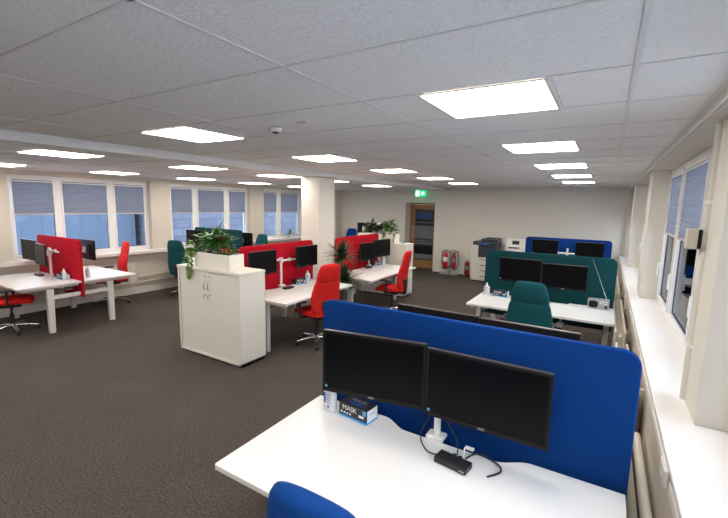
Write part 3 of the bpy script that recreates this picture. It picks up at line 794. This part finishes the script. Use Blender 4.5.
# ------------------------------------------------------------------ LEFT TEAL BENCH
desk(1.60, 0.76, -7.50, 5.215, 90, 'white desk before the left teal screen, mostly behind the planter')
desk(1.60, 0.76, -7.50, 6.80, -90, 'white desk behind the left teal screen by the middle window')
divider('tealscreen', 1.60, -7.50, 6.0, 0, 1.39, 'teal fabric screen at the left, seen behind the trailing plants')
monitor(0.53, 0.33, -8.08, 5.80, 1.17, 90, 'dark monitor sticking out left of the left teal screen')
monitor(0.53, 0.33, -7.53, 5.80, 1.17, 90, 'dark monitor in front of the left teal screen, behind the plant leaves')
monitor_arm(-7.80, 5.93, 90, [(-0.28, -0.07, 1.17), (0.27, -0.07, 1.17)], 'white monitor arm of the left teal desk', 1.2)
monitor(0.53, 0.33, -6.86, 6.2, 1.16, -90, 'dark monitor edge showing right of the left teal screen')
monitor_arm(-7.1, 6.08, -90, [(-0.24, -0.065, 1.16)], 'white monitor arm behind the left teal screen', 1.2)
chair('teal', -7.63, 5.24, 108, 'teal office chair left of the white cabinet, seen from behind')
chair('teal', -7.52, 7.12, -90, 'teal office chair whose top shows beyond the left teal screen')

# ------------------------------------------------------------------ MIDDLE RED BENCHES
MX = -4.26
desk(1.55, 0.84, -3.36, 4.47, 180, 'white desk of the middle red bench right behind the big cabinet')
desk(1.55, 0.84, -5.16, 4.47, 0, 'white desk on the hidden side of the middle red screen')
divider('redscreen', 1.60, MX, 4.55, 90, 1.385, 'long red fabric screen in the middle, left of the column', zb=0.42)
monitor(0.52, 0.34, -4.08, 4.03, 1.15, 180, 'monitor on the middle red screen partly hidden by the planter')
monitor(0.52, 0.33, -4.075, 4.99, 1.155, 180, 'black monitor on the middle red screen next to the column')
monitor_arm(-4.19, 4.50, 180, [(0.40, -0.045, 1.12), (-0.36, 0.0, 1.14)], 'white monitor arm between the middle red screen monitors', 1.17)
put('dock', -3.97, 4.42, TZ, 90, 'black docking station on the middle desk at the foot of the white arm', 'docking stations')
put('mask', -4.08, 4.80, TZ, 75, 'mask box with blue base on the middle desk below the right monitor', 'black mask boxes')
put('bottle', -4.10, 5.03, TZ, 80, 'gel bottle on the middle desk just left of the red chair top', 'gel bottles')
chair('red', -3.42, 4.40, 166, 'red office chair seen from behind, between the big cabinet and the blue screen')
chair('red', -5.35, 4.75, 20, 'red office chair behind the middle red screen, only a wheel showing')

desk(1.86, 0.92, -3.28, 6.62, 180, 'white desk of the second red bench, beside the second cabinet')
desk(1.80, 0.84, -5.16, 6.62, 0, 'white desk hidden behind the second red screen')
divider('redscreen', 1.62, MX, 6.84, 90, 1.375, 'red fabric screen right of the column, behind the spiky plant', zb=0.42)
monitor(0.57, 0.36, -4.05, 6.90, 1.055, 176, 'black monitor of the second red bench, nearer one beside the spiky plant')
monitor(0.57, 0.36, -4.00, 7.40, 1.09, 174, 'black monitor of the second red bench, farther one by the second cabinet')
monitor_arm(-4.17, 7.12, 180, [(0.26, -0.10, 1.08), (-0.24, -0.045, 1.06)], 'white monitor arm of the second red bench', 1.15)
put('dock', -4.02, 6.86, TZ, 90, 'black docking station on the second red bench desk', 'docking stations')
put('mask', -4.08, 7.25, TZ, 80, 'mask box under the far monitor of the second red bench', 'black mask boxes')
put('bottle', -3.98, 7.42, TZ, 80, 'gel bottle beside the second cabinet on the second red bench desk', 'gel bottles')
chair('red', -3.27, 6.46, 187, 'red office chair seen from the side in front of the second cabinet')

# ------------------------------------------------------------------ CABINETS
def keys_bm(bm, x, z):
    pass
def cabinet(x0_, x1_, y0_, y1_, h_, label):
    w = x1_-x0_; d_ = y1_-y0_
    c = thing('storage_cabinet', label, 'cabinet', (x0_, y0_, 0), 0, 'white tambour cabinets')
    bm = nb(); t = 0.025
    box(bm, 0, t, 0, d_, 0.03, h_-0.03); box(bm, w-t, w, 0, d_, 0.03, h_-0.03); box(bm, t, w-t, d_-0.012, d_, 0.05, h_-0.03); box(bm, 0, w, 0, d_, 0.03, 0.055)
    obj('carcass', bm, 'cab', c)
    bx('top_panel', 'cab', c, -0.006, w+0.006, -0.008, d_+0.004, h_-0.03, h_, bev=0.003)
    bx('plinth', 'blackp', c, 0.03, w-0.03, 0.03, d_-0.02, 0.0, 0.0298)
    for s, (a, b) in enumerate(((t+0.012, w*0.5-0.003), (w*0.5+0.003, w-t-0.002))):
        bm = nb(); n = int((b-a)/0.02); 
        pts = []
        for i in range(n+1):
            xx = a+(b-a)*i/n; pts.append((xx-0.0012, 0.012)); pts.append((xx, 0.0145)); pts.append((xx+0.0012, 0.012))
        poly = pts+[(b+0.0012, 0.022), (a-0.0012, 0.022)]
        prism(bm, poly, 0.056, h_-0.032); dr = obj('tambour_door', bm, 'cab', c)
        hx = (b-0.035) if s == 0 else (a+0.035)
        bm = nb(); tube(bm, curve_pts([(hx, 0.012, h_-0.27), (hx, -0.018, h_-0.255), (hx, -0.018, h_-0.165), (hx, 0.012, h_-0.15)]), 0.0055); obj('handle', bm, 'chrome', dr, smooth=True)
        bm = nb(); cyl(bm, (hx-0.0, 0.013, h_-0.33), (hx, 0.004, h_-0.33), 0.012); cyl(bm, (hx, 0.013, h_-0.10), (hx, 0.004, h_-0.10), 0.010); obj('lock', bm, 'silver', dr, smooth=True)
        bm = nb(); box(bm, hx-0.002, hx+0.002, -0.022, 0.004, h_-0.334, h_-0.326); box(bm, hx-0.002, hx+0.002, -0.03, -0.018, h_-0.375, h_-0.33); obj('key', bm, 'silver', dr)
    return c
H1 = 1.165
cabinet(-4.775, -3.60, 3.17, 3.575, H1, 'white tambour cabinet with trailing plants on top, in the left centre')
H2 = 1.17
cabinet(-4.76, -3.62, 7.70, 8.12, H2, 'white cabinet with leafy trough on top, behind the second red bench')

# plants
def leaf(bm, p, d, L, w, up=Vector((0, 0, 1)), droop=0.3, n=4):
    d = d.normalized(); s = d.cross(up)
    if s.length < 1e-3: s = d.cross(Vector((1, 0, 0)))
    s.normalize(); prev = None; q = Vector(p)
    prof = [0.15, 0.85, 1.0, 0.6, 0.03] if n == 4 else [0.5, 0.9, 1.0, 0.85, 0.6, 0.3, 0.03]
    for i in range(n+1):
        ww = w*prof[i]; nrm = s.cross(d)
        a = bm.verts.new(q+s*ww+nrm*0.15*w); m_ = bm.verts.new(q); b = bm.verts.new(q-s*ww+nrm*0.15*w)
        if prev:
            bm.faces.new((prev[0], prev[1], m_, a)); bm.faces.new((prev[1], prev[2], b, m_))
        prev = (a, m_, b)
        d = (d+Vector((0, 0, -droop/n))).normalized(); q = q+d*(L/n)
def trough(x0_, x1_, y0_, y1_, z, h_, label):
    t = thing('planter_trough', label, 'planter', ((x0_+x1_)/2, (y0_+y1_)/2, z), 0, 'cream planter troughs')
    a, b = (x1_-x0_)/2, (y1_-y0_)/2; bm = nb(); w = 0.012
    box(bm, -a, a, -b, -b+w, 0, h_); box(bm, -a, a, b-w, b, 0, h_); box(bm, -a, -a+w, -b+w, b-w, 0, h_); box(bm, a-w, a, -b+w, b-w, 0, h_); box(bm, -a+w, a-w, -b+w, b-w, 0, 0.012)
    obj('trough_body', bm, 'cab', t)
    bx('soil', 'soil', t, -a+w+0.001, a-w-0.001, -b+w+0.001, b-w-0.001, h_-0.05, h_-0.03)
    return t
def bush(name, label, cat, x, y, z, rx, ry, h_, n, L, w, m, seed, stems=6, droop=0.7):
    rnd = random.Random(seed); p = thing(name, label, cat, (x, y, z), 0, 'plants in the troughs')
    bm = nb(); st = nb()
    tips = []
    for k in range(stems):
        a = rnd.uniform(0, 2*PI); rr = rnd.uniform(0.3, 1); tx, ty, tz = rx*rr*math.cos(a), ry*rr*math.sin(a), h_*rnd.uniform(0.6, 1)
        tube(st, curve_pts([(tx*0.15, ty*0.15, 0), (tx*0.4, ty*0.4, tz*0.55), (tx, ty, tz)], 4), 0.003, 5); tips.append(Vector((tx, ty, tz)))
    for k in range(n):
        tp = tips[k % stems]; t = rnd.uniform(0.35, 1.0)
        base = Vector((tp.x*t*0.9, tp.y*t*0.9, tp.z*t)) + Vector((rnd.gauss(0, rx*0.18), rnd.gauss(0, ry*0.18), rnd.gauss(0, 0.02)))
        base.z = max(base.z, 0.01)
        dd = Vector((rnd.gauss(0, 1)+tp.x*3, rnd.gauss(0, 1)+tp.y*3, rnd.uniform(-0.1, 0.9)))
        leaf(bm, base, dd, L*rnd.uniform(0.7, 1.25), w*rnd.uniform(0.7, 1.2), droop=droop)
    obj('stem', st, 'stem', p, smooth=True); obj('foliage', bm, m, p, smooth=True)
    return p
def ivy(label, x, y, z, trails, seed, m='leafl'):
    rnd = random.Random(seed); p = thing('trailing_ivy', label, 'plant', (x, y, z), 0, 'plants in the troughs'); bm = nb(); st = nb()
    for pts in trails:
        c = curve_pts(pts, 8); tube(st, c, 0.0022, 5)
        for q in c[2:]:
            for s in range(2):
                leaf(bm, q, Vector((rnd.gauss(0, 1), -abs(rnd.gauss(0.3, 0.6)), rnd.gauss(-0.2, 0.5))), rnd.uniform(0.035, 0.06), rnd.uniform(0.013, 0.021), droop=0.5)
    obj('vine', st, 'stem', p); obj('foliage', bm, m, p, smooth=True)
trough(-4.52, -3.865, 3.25, 3.48, H1, 0.185, 'cream trough of mixed plants on the left centre cabinet')
SZ = H1+0.156
bush('leafy_plant', 'bushy dark green plant in the left of the cabinet trough', 'plant', -4.38, 3.37, SZ, 0.21, 0.12, 0.31, 140, 0.11, 0.028, 'leaf', 1, 9)
bush('leafy_plant', 'broad leaved green plant in the middle of the cabinet trough', 'plant', -4.19, 3.37, SZ, 0.18, 0.11, 0.36, 90, 0.15, 0.030, 'leaf', 2, 8, 0.4)
bush('leafy_plant', 'pale green low plant at the right end of the cabinet trough', 'plant', -3.99, 3.37, SZ, 0.12, 0.09, 0.13, 70, 0.06, 0.018, 'leafl', 3, 7)
p = thing('flowering_plant', 'plant with red bracts in the cabinet trough', 'plant', (-4.08, 3.34, SZ), 0, 'plants in the troughs')
bm = nb(); tube(bm, curve_pts([(0, 0, 0), (0.01, 0, 0.12), (0.0, -0.01, 0.21)], 5), 0.004, 6); tube(bm, curve_pts([(0.02, 0, 0), (0.05, -0.01, 0.1), (0.07, -0.02, 0.13)], 5), 0.004, 6); obj('stem', bm, 'stem', p)
bm = nb()
for k in range(9): a = 2*PI*k/9; leaf(bm, Vector((0.0, -0.01, 0.21)), Vector((math.cos(a), math.sin(a), 0.6)), 0.055, 0.016)
for k in range(8): a = 2*PI*k/8; leaf(bm, Vector((0.07, -0.02, 0.13)), Vector((math.cos(a), math.sin(a), 0.4)), 0.05, 0.015)
obj('red_bract', bm, 'flower', p, smooth=True)
ivy('ivy trailing over the left centre cabinet front', -4.49, 3.28, SZ,
    [[(0, 0, 0), (-0.04, -0.05, 0.06), (-0.05, -0.10, -0.06), (-0.03, -0.125, -0.22), (-0.02, -0.13, -0.28)], [(0.02, 0, 0), (-0.02, -0.06, 0.05), (0.0, -0.10, -0.10), (0.03, -0.12, -0.22)], [(0, 0, 0), (-0.10, -0.03, 0.08), (-0.16, -0.06, 0.02), (-0.18, -0.08, -0.10)], [(0, 0, 0), (-0.06, 0, 0.12), (-0.12, -0.02, 0.17), (-0.16, -0.03, 0.12)]], 5)
trough(-4.82, -3.90, 7.73, 7.98, H2, 0.19, 'cream trough with plants on the second cabinet behind the red bench')
SZ2 = H2+0.161
bush('leafy_plant', 'dense dark plant in the left of the far trough', 'plant', -4.44, 7.85, SZ2, 0.24, 0.11, 0.31, 150, 0.13, 0.034, 'leafd', 11, 9)
bush('leafy_plant', 'loose green plant at the right of the far trough', 'plant', -4.08, 7.85, SZ2, 0.18, 0.11, 0.35, 100, 0.13, 0.032, 'leaf', 12, 8)
bush('leafy_plant', 'small pale plant at the left end of the far trough', 'plant', -4.72, 7.85, SZ2, 0.07, 0.07, 0.12, 30, 0.06, 0.02, 'leafl', 13, 5)
ivy('ivy hanging down the face of the second cabinet', -4.15, 7.78, SZ2,
    [[(0, 0, 0), (0.0, -0.06, 0.05), (0.02, -0.085, -0.1), (0.0, -0.10, -0.26), (-0.03, -0.11, -0.34)], [(-0.03, 0, 0), (-0.02, -0.07, 0.03), (-0.04, -0.1, -0.2)], [(0.22, 0, 0), (0.25, -0.07, 0.03), (0.26, -0.1, -0.12)]], 15)
bm = nb(); box(bm, -0.035, 0.035, -0.03, 0.03, 0, 0.02, bev=0.003); o = tag(obj('small_packet', bm, 'lblue'), 'small blue packet on the right end of the second cabinet', 'packet'); o.location = (-3.74, 7.86, H2+0.0001)

def spiky(name, label, cat, x, y, z, potr, poth, heads, stem_h, n, L, seed, m='leafd'):
    rnd = random.Random(seed); p = thing(name, label, cat, (x, y, z))
    bm = nb(); lathe(bm, [(potr*0.85, 0), (potr*0.98, poth*0.4), (potr, poth), (potr*0.9, poth), (potr*0.88, poth-0.03)], 24); obj('pot', bm, 'pot', p, smooth=True)
    bm = nb(); lathe(bm, [(potr*0.87, poth-0.035), (potr*0.87, poth-0.02)], 20); obj('soil', bm, 'soil', p)
    for i, (dx, dy, hz) in enumerate(heads):
        bm = nb(); tube(bm, curve_pts([(dx*0.3, dy*0.3, poth-0.03), (dx*0.7, dy*0.7, (poth+hz)/2), (dx, dy, hz)], 6), 0.011, 8); obj('stem', bm, 'stem', p, smooth=True)
        bm = nb()
        for k in range(n):
            a = rnd.uniform(0, 2*PI); e = rnd.uniform(-0.2, 1.5)
            dd = Vector((math.cos(a)*math.cos(e), math.sin(a)*math.cos(e), math.sin(e)))
            leaf(bm, Vector((dx, dy, hz-rnd.uniform(0, 0.06))), dd, L*rnd.uniform(0.7, 1.1), 0.015, droop=rnd.uniform(0.3, 1.0), n=6)
        obj('foliage', bm, m, p, smooth=True)
    return p
spiky('potted_dracaena', 'spiky dracaena in a pale basket pot standing between the two red benches', 'potted plant', -3.76, 5.48, 0, 0.17, 0.33, [(0.02, 0.0, 1.14), (0.08, 0.02, 0.74)], 1, 190, 0.34, 21)
spiky('sill_plant', 'small spiky plant on the left window sill just left of the column', 'potted plant', XL+0.075, 9.45, 0.9305, 0.045, 0.09, [(0, 0, 0.13)], 1, 24, 0.22, 22, 'leaf')

# ------------------------------------------------------------------ FAR LEFT CORNER
desk(1.55, 0.82, -6.40, 10.86, -90, 'white desk in the far left corner behind the second cabinet')
monitor(0.52, 0.33, -6.14, 10.22, 1.29, -90, 'black monitor in the far left corner above the red screen')
monitor_arm(-6.14, 10.11, -90, [(0.001, -0.06, 1.27)], 'white monitor arm in the far left corner', 1.36)
chair('blue', -7.28, 10.98, -90, 'blue office chair in the far left corner beside the monitor')

# ------------------------------------------------------------------ FAR WALL ITEMS
def extinguisher(x, y, z, r_, h_, label, horn=False):
    e = thing('fire_extinguisher', label, 'fire extinguisher', (x, y, z), 0, 'fire extinguishers')
    bm = nb(); lathe(bm, [(r_*0.9, 0), (r_, 0.015), (r_, h_*0.80), (r_*0.85, h_*0.88), (r_*0.4, h_*0.94), (r_*0.3, h_*0.97)], 20); obj('cylinder', bm, 'fire', e, smooth=True)
    bm = nb(); lathe(bm, [(r_*1.04, 0), (r_*1.04, 0.05)], 20); obj('foot_ring', bm, 'blackp', e, smooth=True)
    bm = nb(); lathe(bm, [(r_*1.01, h_*0.42), (r_*1.01, h_*0.70)], 20); obj('instruction_label', bm, 'paper' if not horn else 'silver', e, smooth=True)
    bm = nb(); box(bm, -0.02, 0.02, -0.02, 0.02, h_*0.965, h_*1.04, bev=0.004); box(bm, -0.012, 0.10, -0.008, 0.008, h_*1.03, h_*1.05); box(bm, -0.01, 0.09, -0.008, 0.008, h_*1.08, h_*1.10); obj('valve_handle', bm, 'blackp', e)
    bm = nb(); tube(bm, curve_pts([(-0.02, 0, h_), (-r_*0.9, -0.03, h_*0.97), (-r_*1.25, -0.02, h_*0.7), (-r_*1.2, 0, h_*0.35)], 6), 0.010 if not horn else 0.013, 8)
    if horn: cyl(bm, (-r_*1.2, 0, h_*0.45), (-r_*1.2, 0, h_*0.12), 0.014, 0.030)
    obj('hose', bm, 'blackp', e, smooth=True); return e
s = thing('extinguisher_stand', 'chrome tube stand with two red extinguishers against the far wall', 'stand', (-3.87, 11.27, 0))
bm = nb()
for sx in (-1, 1):
    c = curve_pts([(sx*0.02, 0.10, 0.62), (sx*0.09, 0.10, 0.70), (sx*0.22, 0.10, 0.68), (sx*0.25, 0.10, 0.60), (sx*0.25, 0.10, 0.30), (sx*0.20, 0.10, 0.24), (sx*0.03, 0.10, 0.24)], 6); tube(bm, c, 0.009, 8)
tube(bm, [(0, 0.10, 0.012), (0, 0.10, 0.70)], 0.011, 8)
obj('tube_frame', bm, 'printd', s, smooth=True)
bm = nb(); box(bm, -0.27, 0.27, -0.10, 0.13, 0.0, 0.012, bev=0.005); obj('base_plate', bm, 'silver', s)
bm = nb(); box(bm, -0.22, 0.22, -0.02, 0.105, 0.15, 0.16); box(bm, -0.22, 0.22, 0.106, 0.112, 0.16, 0.24); box(bm, -0.012, 0.012, 0.0, 0.1, 0.013, 0.13); obj('shelf_bracket', bm, 'silver', s)
extinguisher(-3.99, 11.30, 0.1605, 0.075, 0.50, 'larger red extinguisher with white label on the chrome stand, left side')
extinguisher(-3.72, 11.30, 0.1605, 0.056, 0.47, 'slimmer red extinguisher with horn hose on the chrome stand, right side', True)
extinguisher(-3.30, 11.25, 0.0, 0.055, 0.45, 'red extinguisher standing on the carpet beside the copier', True)

p = thing('photocopier', 'large cream office copier with dark scanner top against the far wall', 'copier', (-2.72, 10.95, 0))
bx('copier_body', 'print_', p, -0.32, 0.32, -0.30, 0.30, 0.03, 0.66, bev=0.008)
bx('left_unit', 'print_', p, -0.32, -0.14, -0.30, 0.30, 0.661, 0.98, bev=0.008)
bx('output_recess', 'printd', p, -0.139, 0.32, -0.28, 0.30, 0.661, 0.98, bev=0.004)
for k, (a, b) in enumerate(((0.06, 0.20), (0.21, 0.35), (0.36, 0.49), (0.50, 0.65))):
    dr = bx('paper_drawer', 'print_', p, -0.305, 0.305, -0.312, -0.3005, a, b, bev=0.003)
    bx('drawer_handle', 'printd', dr, -0.06, 0.16, -0.3165, -0.3125, (a+b)/2+0.015, (a+b)/2+0.032)
bx('scanner_lid', 'printd', p, -0.30, 0.33, -0.27, 0.30, 0.981, 1.08, bev=0.01)
bm = nb(); box(bm, -0.10, 0.33, -0.22, 0.28, 1.081, 1.16, bev=0.02); box(bm, 0.0, 0.31, -0.16, 0.1, 1.16, 1.185, bev=0.008, mtx=None); obj('document_feeder', bm, 'printd', p)
bx('control_display', 'lcd', p, -0.12, 0.16, -0.34, -0.271, 1.00, 1.055, bev=0.004)
bx('base_feet', 'blackp', p, -0.28, 0.28, -0.26, 0.26, 0, 0.0295)
bx('side_tray', 'print_', p, -0.66, -0.321, -0.12, 0.18, 0.50, 0.53, bev=0.006)
t = thing('low_cupboard', 'low cream cupboard between copier and far blue screen', 'cupboard', (-1.86, 11.10, 0))
bx('cupboard_body', 'cab', t, -0.40, 0.40, -0.28, 0.30, 0.05, 0.84, bev=0.004); bx('plinth', 'blackp', t, -0.38, 0.38, -0.25, 0.28, 0, 0.0495)
for s in (-1, 1):
    dr = bx('door', 'cab', t, min(s*0.003, s*0.397), max(s*0.003, s*0.397), -0.298, -0.2805, 0.07, 0.82, bev=0.002); bx('handle', 'chrome', dr, s*0.04-0.006, s*0.04+0.006, -0.315, -0.2985, 0.6, 0.72)
f = thing('franking_machine', 'white office machine with dark display beside the copier', 'office machine', (-1.98, 11.05, 0.8405))
bm = nb(); Z = [(-0.18, 0.0), (0.16, 0.0), (0.16, 0.33), (0.04, 0.33), (-0.04, 0.12), (-0.18, 0.09)]
A = ring(bm, [(-0.24, y, z) for y, z in Z]); B = ring(bm, [(0.24, y, z) for y, z in Z]); bridge(bm, A, B); bm.faces.new(A); bm.faces.new(B[::-1]); obj('machine_body', bm, 'upvc', f)
bm = nb(); mt = Matrix.Translation((0, 0.0, 0.235)) @ Matrix.Rotation(math.radians(-21), 4, 'X'); box(bm, -0.10, 0.08, -0.010, -0.002, -0.05, 0.05, mtx=mt); obj('display', bm, 'blackp', f)
bm = nb(); box(bm, -0.16, 0.10, -0.17, -0.06, 0.10, 0.122); obj('paper_slot', bm, 'blackp', f)

# ------------------------------------------------------------------ RADIATORS & PIPES
def radiator(x, y0_, y1_, z0, z1, th, label, single=False):
    r = thing('radiator', label, 'radiator', (x, (y0_+y1_)/2, z0), 0, 'cream panel radiators'); h_ = z1-z0; hl = (y1_-y0_)/2
    for s in ((-1, 1) if not single else (1,)):
        bm = nb(); n = int(2*hl/0.045); P = []
        xo = s*th/2; o_ = s
        for i in range(n+1):
            yy_ = -hl+2*hl*i/n; P.append((xo+(0.006 if i % 2 else 0.0)*o_, yy_))
        P += [(xo-0.014*o_, hl), (xo-0.014*o_, -hl)]
        prism(bm, P, 0, h_); obj('panel', bm, 'rad', r)
    bm = nb()
    if not single:
        for k in range(int(2*hl/0.09)): yy_ = -hl+0.04+0.09*k; box(bm, -th/2+0.016, th/2-0.016, yy_, yy_+0.006, 0.04, h_-0.03)
    tube(bm, [(0, -hl+0.03, h_-0.05), (0, -hl-0.03, h_-0.05)], 0.012, 8); tube(bm, [(0, -hl+0.03, 0.06), (0, -hl-0.05, 0.06), (0, -hl-0.05, -0.05)], 0.010, 8)
    obj('convector_fin', bm, 'rad', r)
    bm = nb(); cyl(bm, (0, -hl-0.05, 0.02), (0, -hl-0.05, 0.11), 0.020); obj('valve', bm, 'upvc', r, smooth=True)
    for q in (-hl*0.6, hl*0.6):
        xw = (XR-0.0005-x) if x > -2 else (XL+0.0005-x)
        bx('wall_bracket', 'rad', r, min(0, xw), max(0, xw), q-0.01, q+0.01, 0.06, h_-0.06)
    return r
radiator(0.235, 3.35, 4.55, 0.17, 0.70, 0.10, 'double panel radiator under the right sill beside the foreground blue screen')
radiator(0.235, 4.95, 6.85, 0.17, 0.70, 0.10, 'double panel radiator under the right sill beside the teal screen')
radiator(0.235, 7.45, 9.2, 0.17, 0.70, 0.10, 'double panel radiator under the right sill between the teal and far blue screens')
radiator(XL+0.07, 3.55, 4.62, 0.26, 0.69, 0.06, 'flat panel radiator on the left wall behind the red chair', True)
for k, (x, z, l) in enumerate(((0.245, 0.44, 'heating pipe along the right wall, the one farther from the wall'), (0.31, 0.44, 'heating pipe along the right wall, the one closer to the wall'))):
    pr = thing('heating_pipe', l, 'pipe', (x, 0, z), 0, 'heating pipes of the right wall'); bm = nb(); cyl(bm, (0, -1.5, 0), (0, 3.22, 0), 0.024, n=16); obj('pipe_run', bm, 'rad', pr, smooth=True)
    for q in (1.15, 1.6, 2.2):
        bm = nb(); cyl(bm, (0, q-0.008, 0), (0, q+0.008, 0), 0.033, n=16); tube(bm, [(0.02, q, 0), ((XR-0.001-x) if k else 0.032, q, 0)], 0.006, 8); obj('pipe_clip', bm, 'rad', pr, smooth=True)
for k, (z, l) in enumerate(((0.37, 'upper pipe running low along the left wall'), (0.25, 'lower pipe running low along the left wall'))):
    pr = thing('heating_pipe', l, 'pipe', (XL+0.05, 0, z), 0, 'heating pipes of the left wall'); bm = nb(); cyl(bm, (0, 4.70, 0), (0, 11.1, 0), 0.018, n=14); obj('pipe_run', bm, 'rad', pr, smooth=True)
    for q in (5.0, 6.2, 7.4, 8.6, 9.8):
        bm = nb(); box(bm, -0.0495, 0.0, q-0.01, q+0.01, -0.012, 0.012); cyl(bm, (0, q-0.008, 0), (0, q+0.008, 0), 0.023, n=14); obj('pipe_clip', bm, 'rad', pr, smooth=True)

# vertical conduit pipe + switch box by the right window, socket under the sill
c = thing('conduit_pipe', 'cream vertical pipe at the edge of the near right window pier', 'pipe', (0.492, 2.945, 0.8805))
bm = nb(); cyl(bm, (0, 0, 0), (0, 0, 1.60), 0.022, n=16); obj('pipe_run', bm, 'pier', c, smooth=True)
for z in (0.33, 1.17):
    bm = nb(); cyl(bm, (0, 0, z-0.01), (0, 0, z+0.01), 0.027, n=16); box(bm, -0.006, 0.03, -0.046, 0, z-0.006, z+0.006); obj('pipe_clip', bm, 'upvc', c, smooth=True)
b = thing('switch_box', 'small cream switch box fixed on the vertical pipe by the right window', 'switch box', (0.452, 2.945, 1.785))
bx('box_body', 'cream_box', b, -0.048, 0.0175, -0.04, 0.04, 0, 0.115, bev=0.004); bx('dark_cover', 'bezel', b, 0.0, 0.016, -0.046, -0.0402, 0.004, 0.111); bx('mount_lug', 'cream_box', b, 0.018, 0.037, -0.044, -0.023, 0.02, 0.10, bev=0.003)
b = thing('wall_socket', 'white double socket on the trunking under the right sill', 'socket', (XR-0.0185, 2.20, 0.752))
bx('back_box', 'upvc', b, -0.012, -0.0005, -0.075, 0.075, 0.0, 0.085, bev=0.004); bx('socket_plate', 'upvc', b, -0.018, -0.0125, -0.07, 0.07, 0.004, 0.08, bev=0.002)
bm = nb()
for q in (-0.035, 0.035): box(bm, -0.0188, -0.0182, q-0.006, q+0.006, 0.02, 0.03); box(bm, -0.0188, -0.0182, q-0.012, q-0.004, 0.045, 0.05); box(bm, -0.0188, -0.0182, q+0.004, q+0.012, 0.045, 0.05)
obj('pin_slot', bm, 'blackp', b)

# ------------------------------------------------------------------ OUTSIDE
bm = nb(); box(bm, -60, 60, -40, 80, -3.6, -3.5); g = struct('ground', bm, 'ground')
def building(label, x0_, x1_, y0_, y1_, z1, m, face, rows_, cols, group=None):
    b = thing('office_building', label, 'building', (x0_, y0_, -3.5), 0)
    H = z1+3.5; bx('wall', m, b, 0, x1_-x0_, 0, y1_-y0_, 0, H); bx('roof', 'roof', b, -0.2, x1_-x0_+0.2, -0.2, y1_-y0_+0.2, H, H+0.3)
    xf = (x1_-x0_)+0.0 if face > 0 else 0.0
    if face == 0:
        for i in range(rows_):
            for j_ in range(cols):
                xc = (x1_-x0_)*(j_+0.5)/cols; zc = H*(i+0.5)/rows_
                w = bx('window', 'upvc', b, xc-0.75, xc+0.75, -0.08, 0.02, zc-0.6, zc+0.6)
                bx('pane', 'wglass' if (i+j_) % 2 else 'bluepanel', w, xc-0.66, xc+0.66, -0.10, -0.081, zc-0.52, zc+0.52)
        return b
    for i in range(rows_):
        for j_ in range(cols):
            yc = (y1_-y0_)*(j_+0.5)/cols; zc = H*(i+0.5)/rows_
            a, c_ = (xf-0.02, xf+0.06) if face > 0 else (xf-0.06, xf+0.02)
            w = bx('window', 'upvc', b, a, c_, yc-0.75, yc+0.75, zc-0.6, zc+0.6)
            aa, cc = (c_+0.001, c_+0.02) if face > 0 else (a-0.02, a-0.001)
            bx('pane', 'wglass', w, aa, cc, yc-0.68, yc+0.68, zc-0.53, zc+0.53)
    return b
building('blue clad building beyond the first left window', -34, -22, 2, 12.2, 1.9, 'clad', 1, 1, 0)
building('grey block building beyond the middle and far left windows', -30, -19.5, 12.6, 40, 6, 'brick', 1, 1, 0)
building('pale rendered building beyond the right windows', 1.5, 15, 26, 36, 7, 'render', 0, 5, 6)

# ------------------------------------------------------------------ world + exposure
w = bpy.data.worlds.new('world'); scene.world = w; w.use_nodes = True; nt = w.node_tree
bg = nt.nodes['Background']
sky = nt.nodes.new('ShaderNodeTexSky'); sky.sky_type = 'HOSEK_WILKIE'; sky.turbidity = 6; sky.ground_albedo = 0.4
sky.sun_direction = Vector((0.7, -0.3, 0.5)).normalized()
mx = nt.nodes.new('ShaderNodeMixRGB'); mx.inputs[0].default_value = 0.75; mx.inputs[2].default_value = (0.70, 0.80, 1.0, 1)
nt.links.new(sky.outputs[0], mx.inputs[1]); nt.links.new(mx.outputs[0], bg.inputs['Color']); bg.inputs['Strength'].default_value = 4.0

vs = scene.view_settings; vs.view_transform = 'Standard'; vs.look = 'None'; vs.exposure = 0.62; vs.gamma = 1.0; vs.use_curve_mapping = False
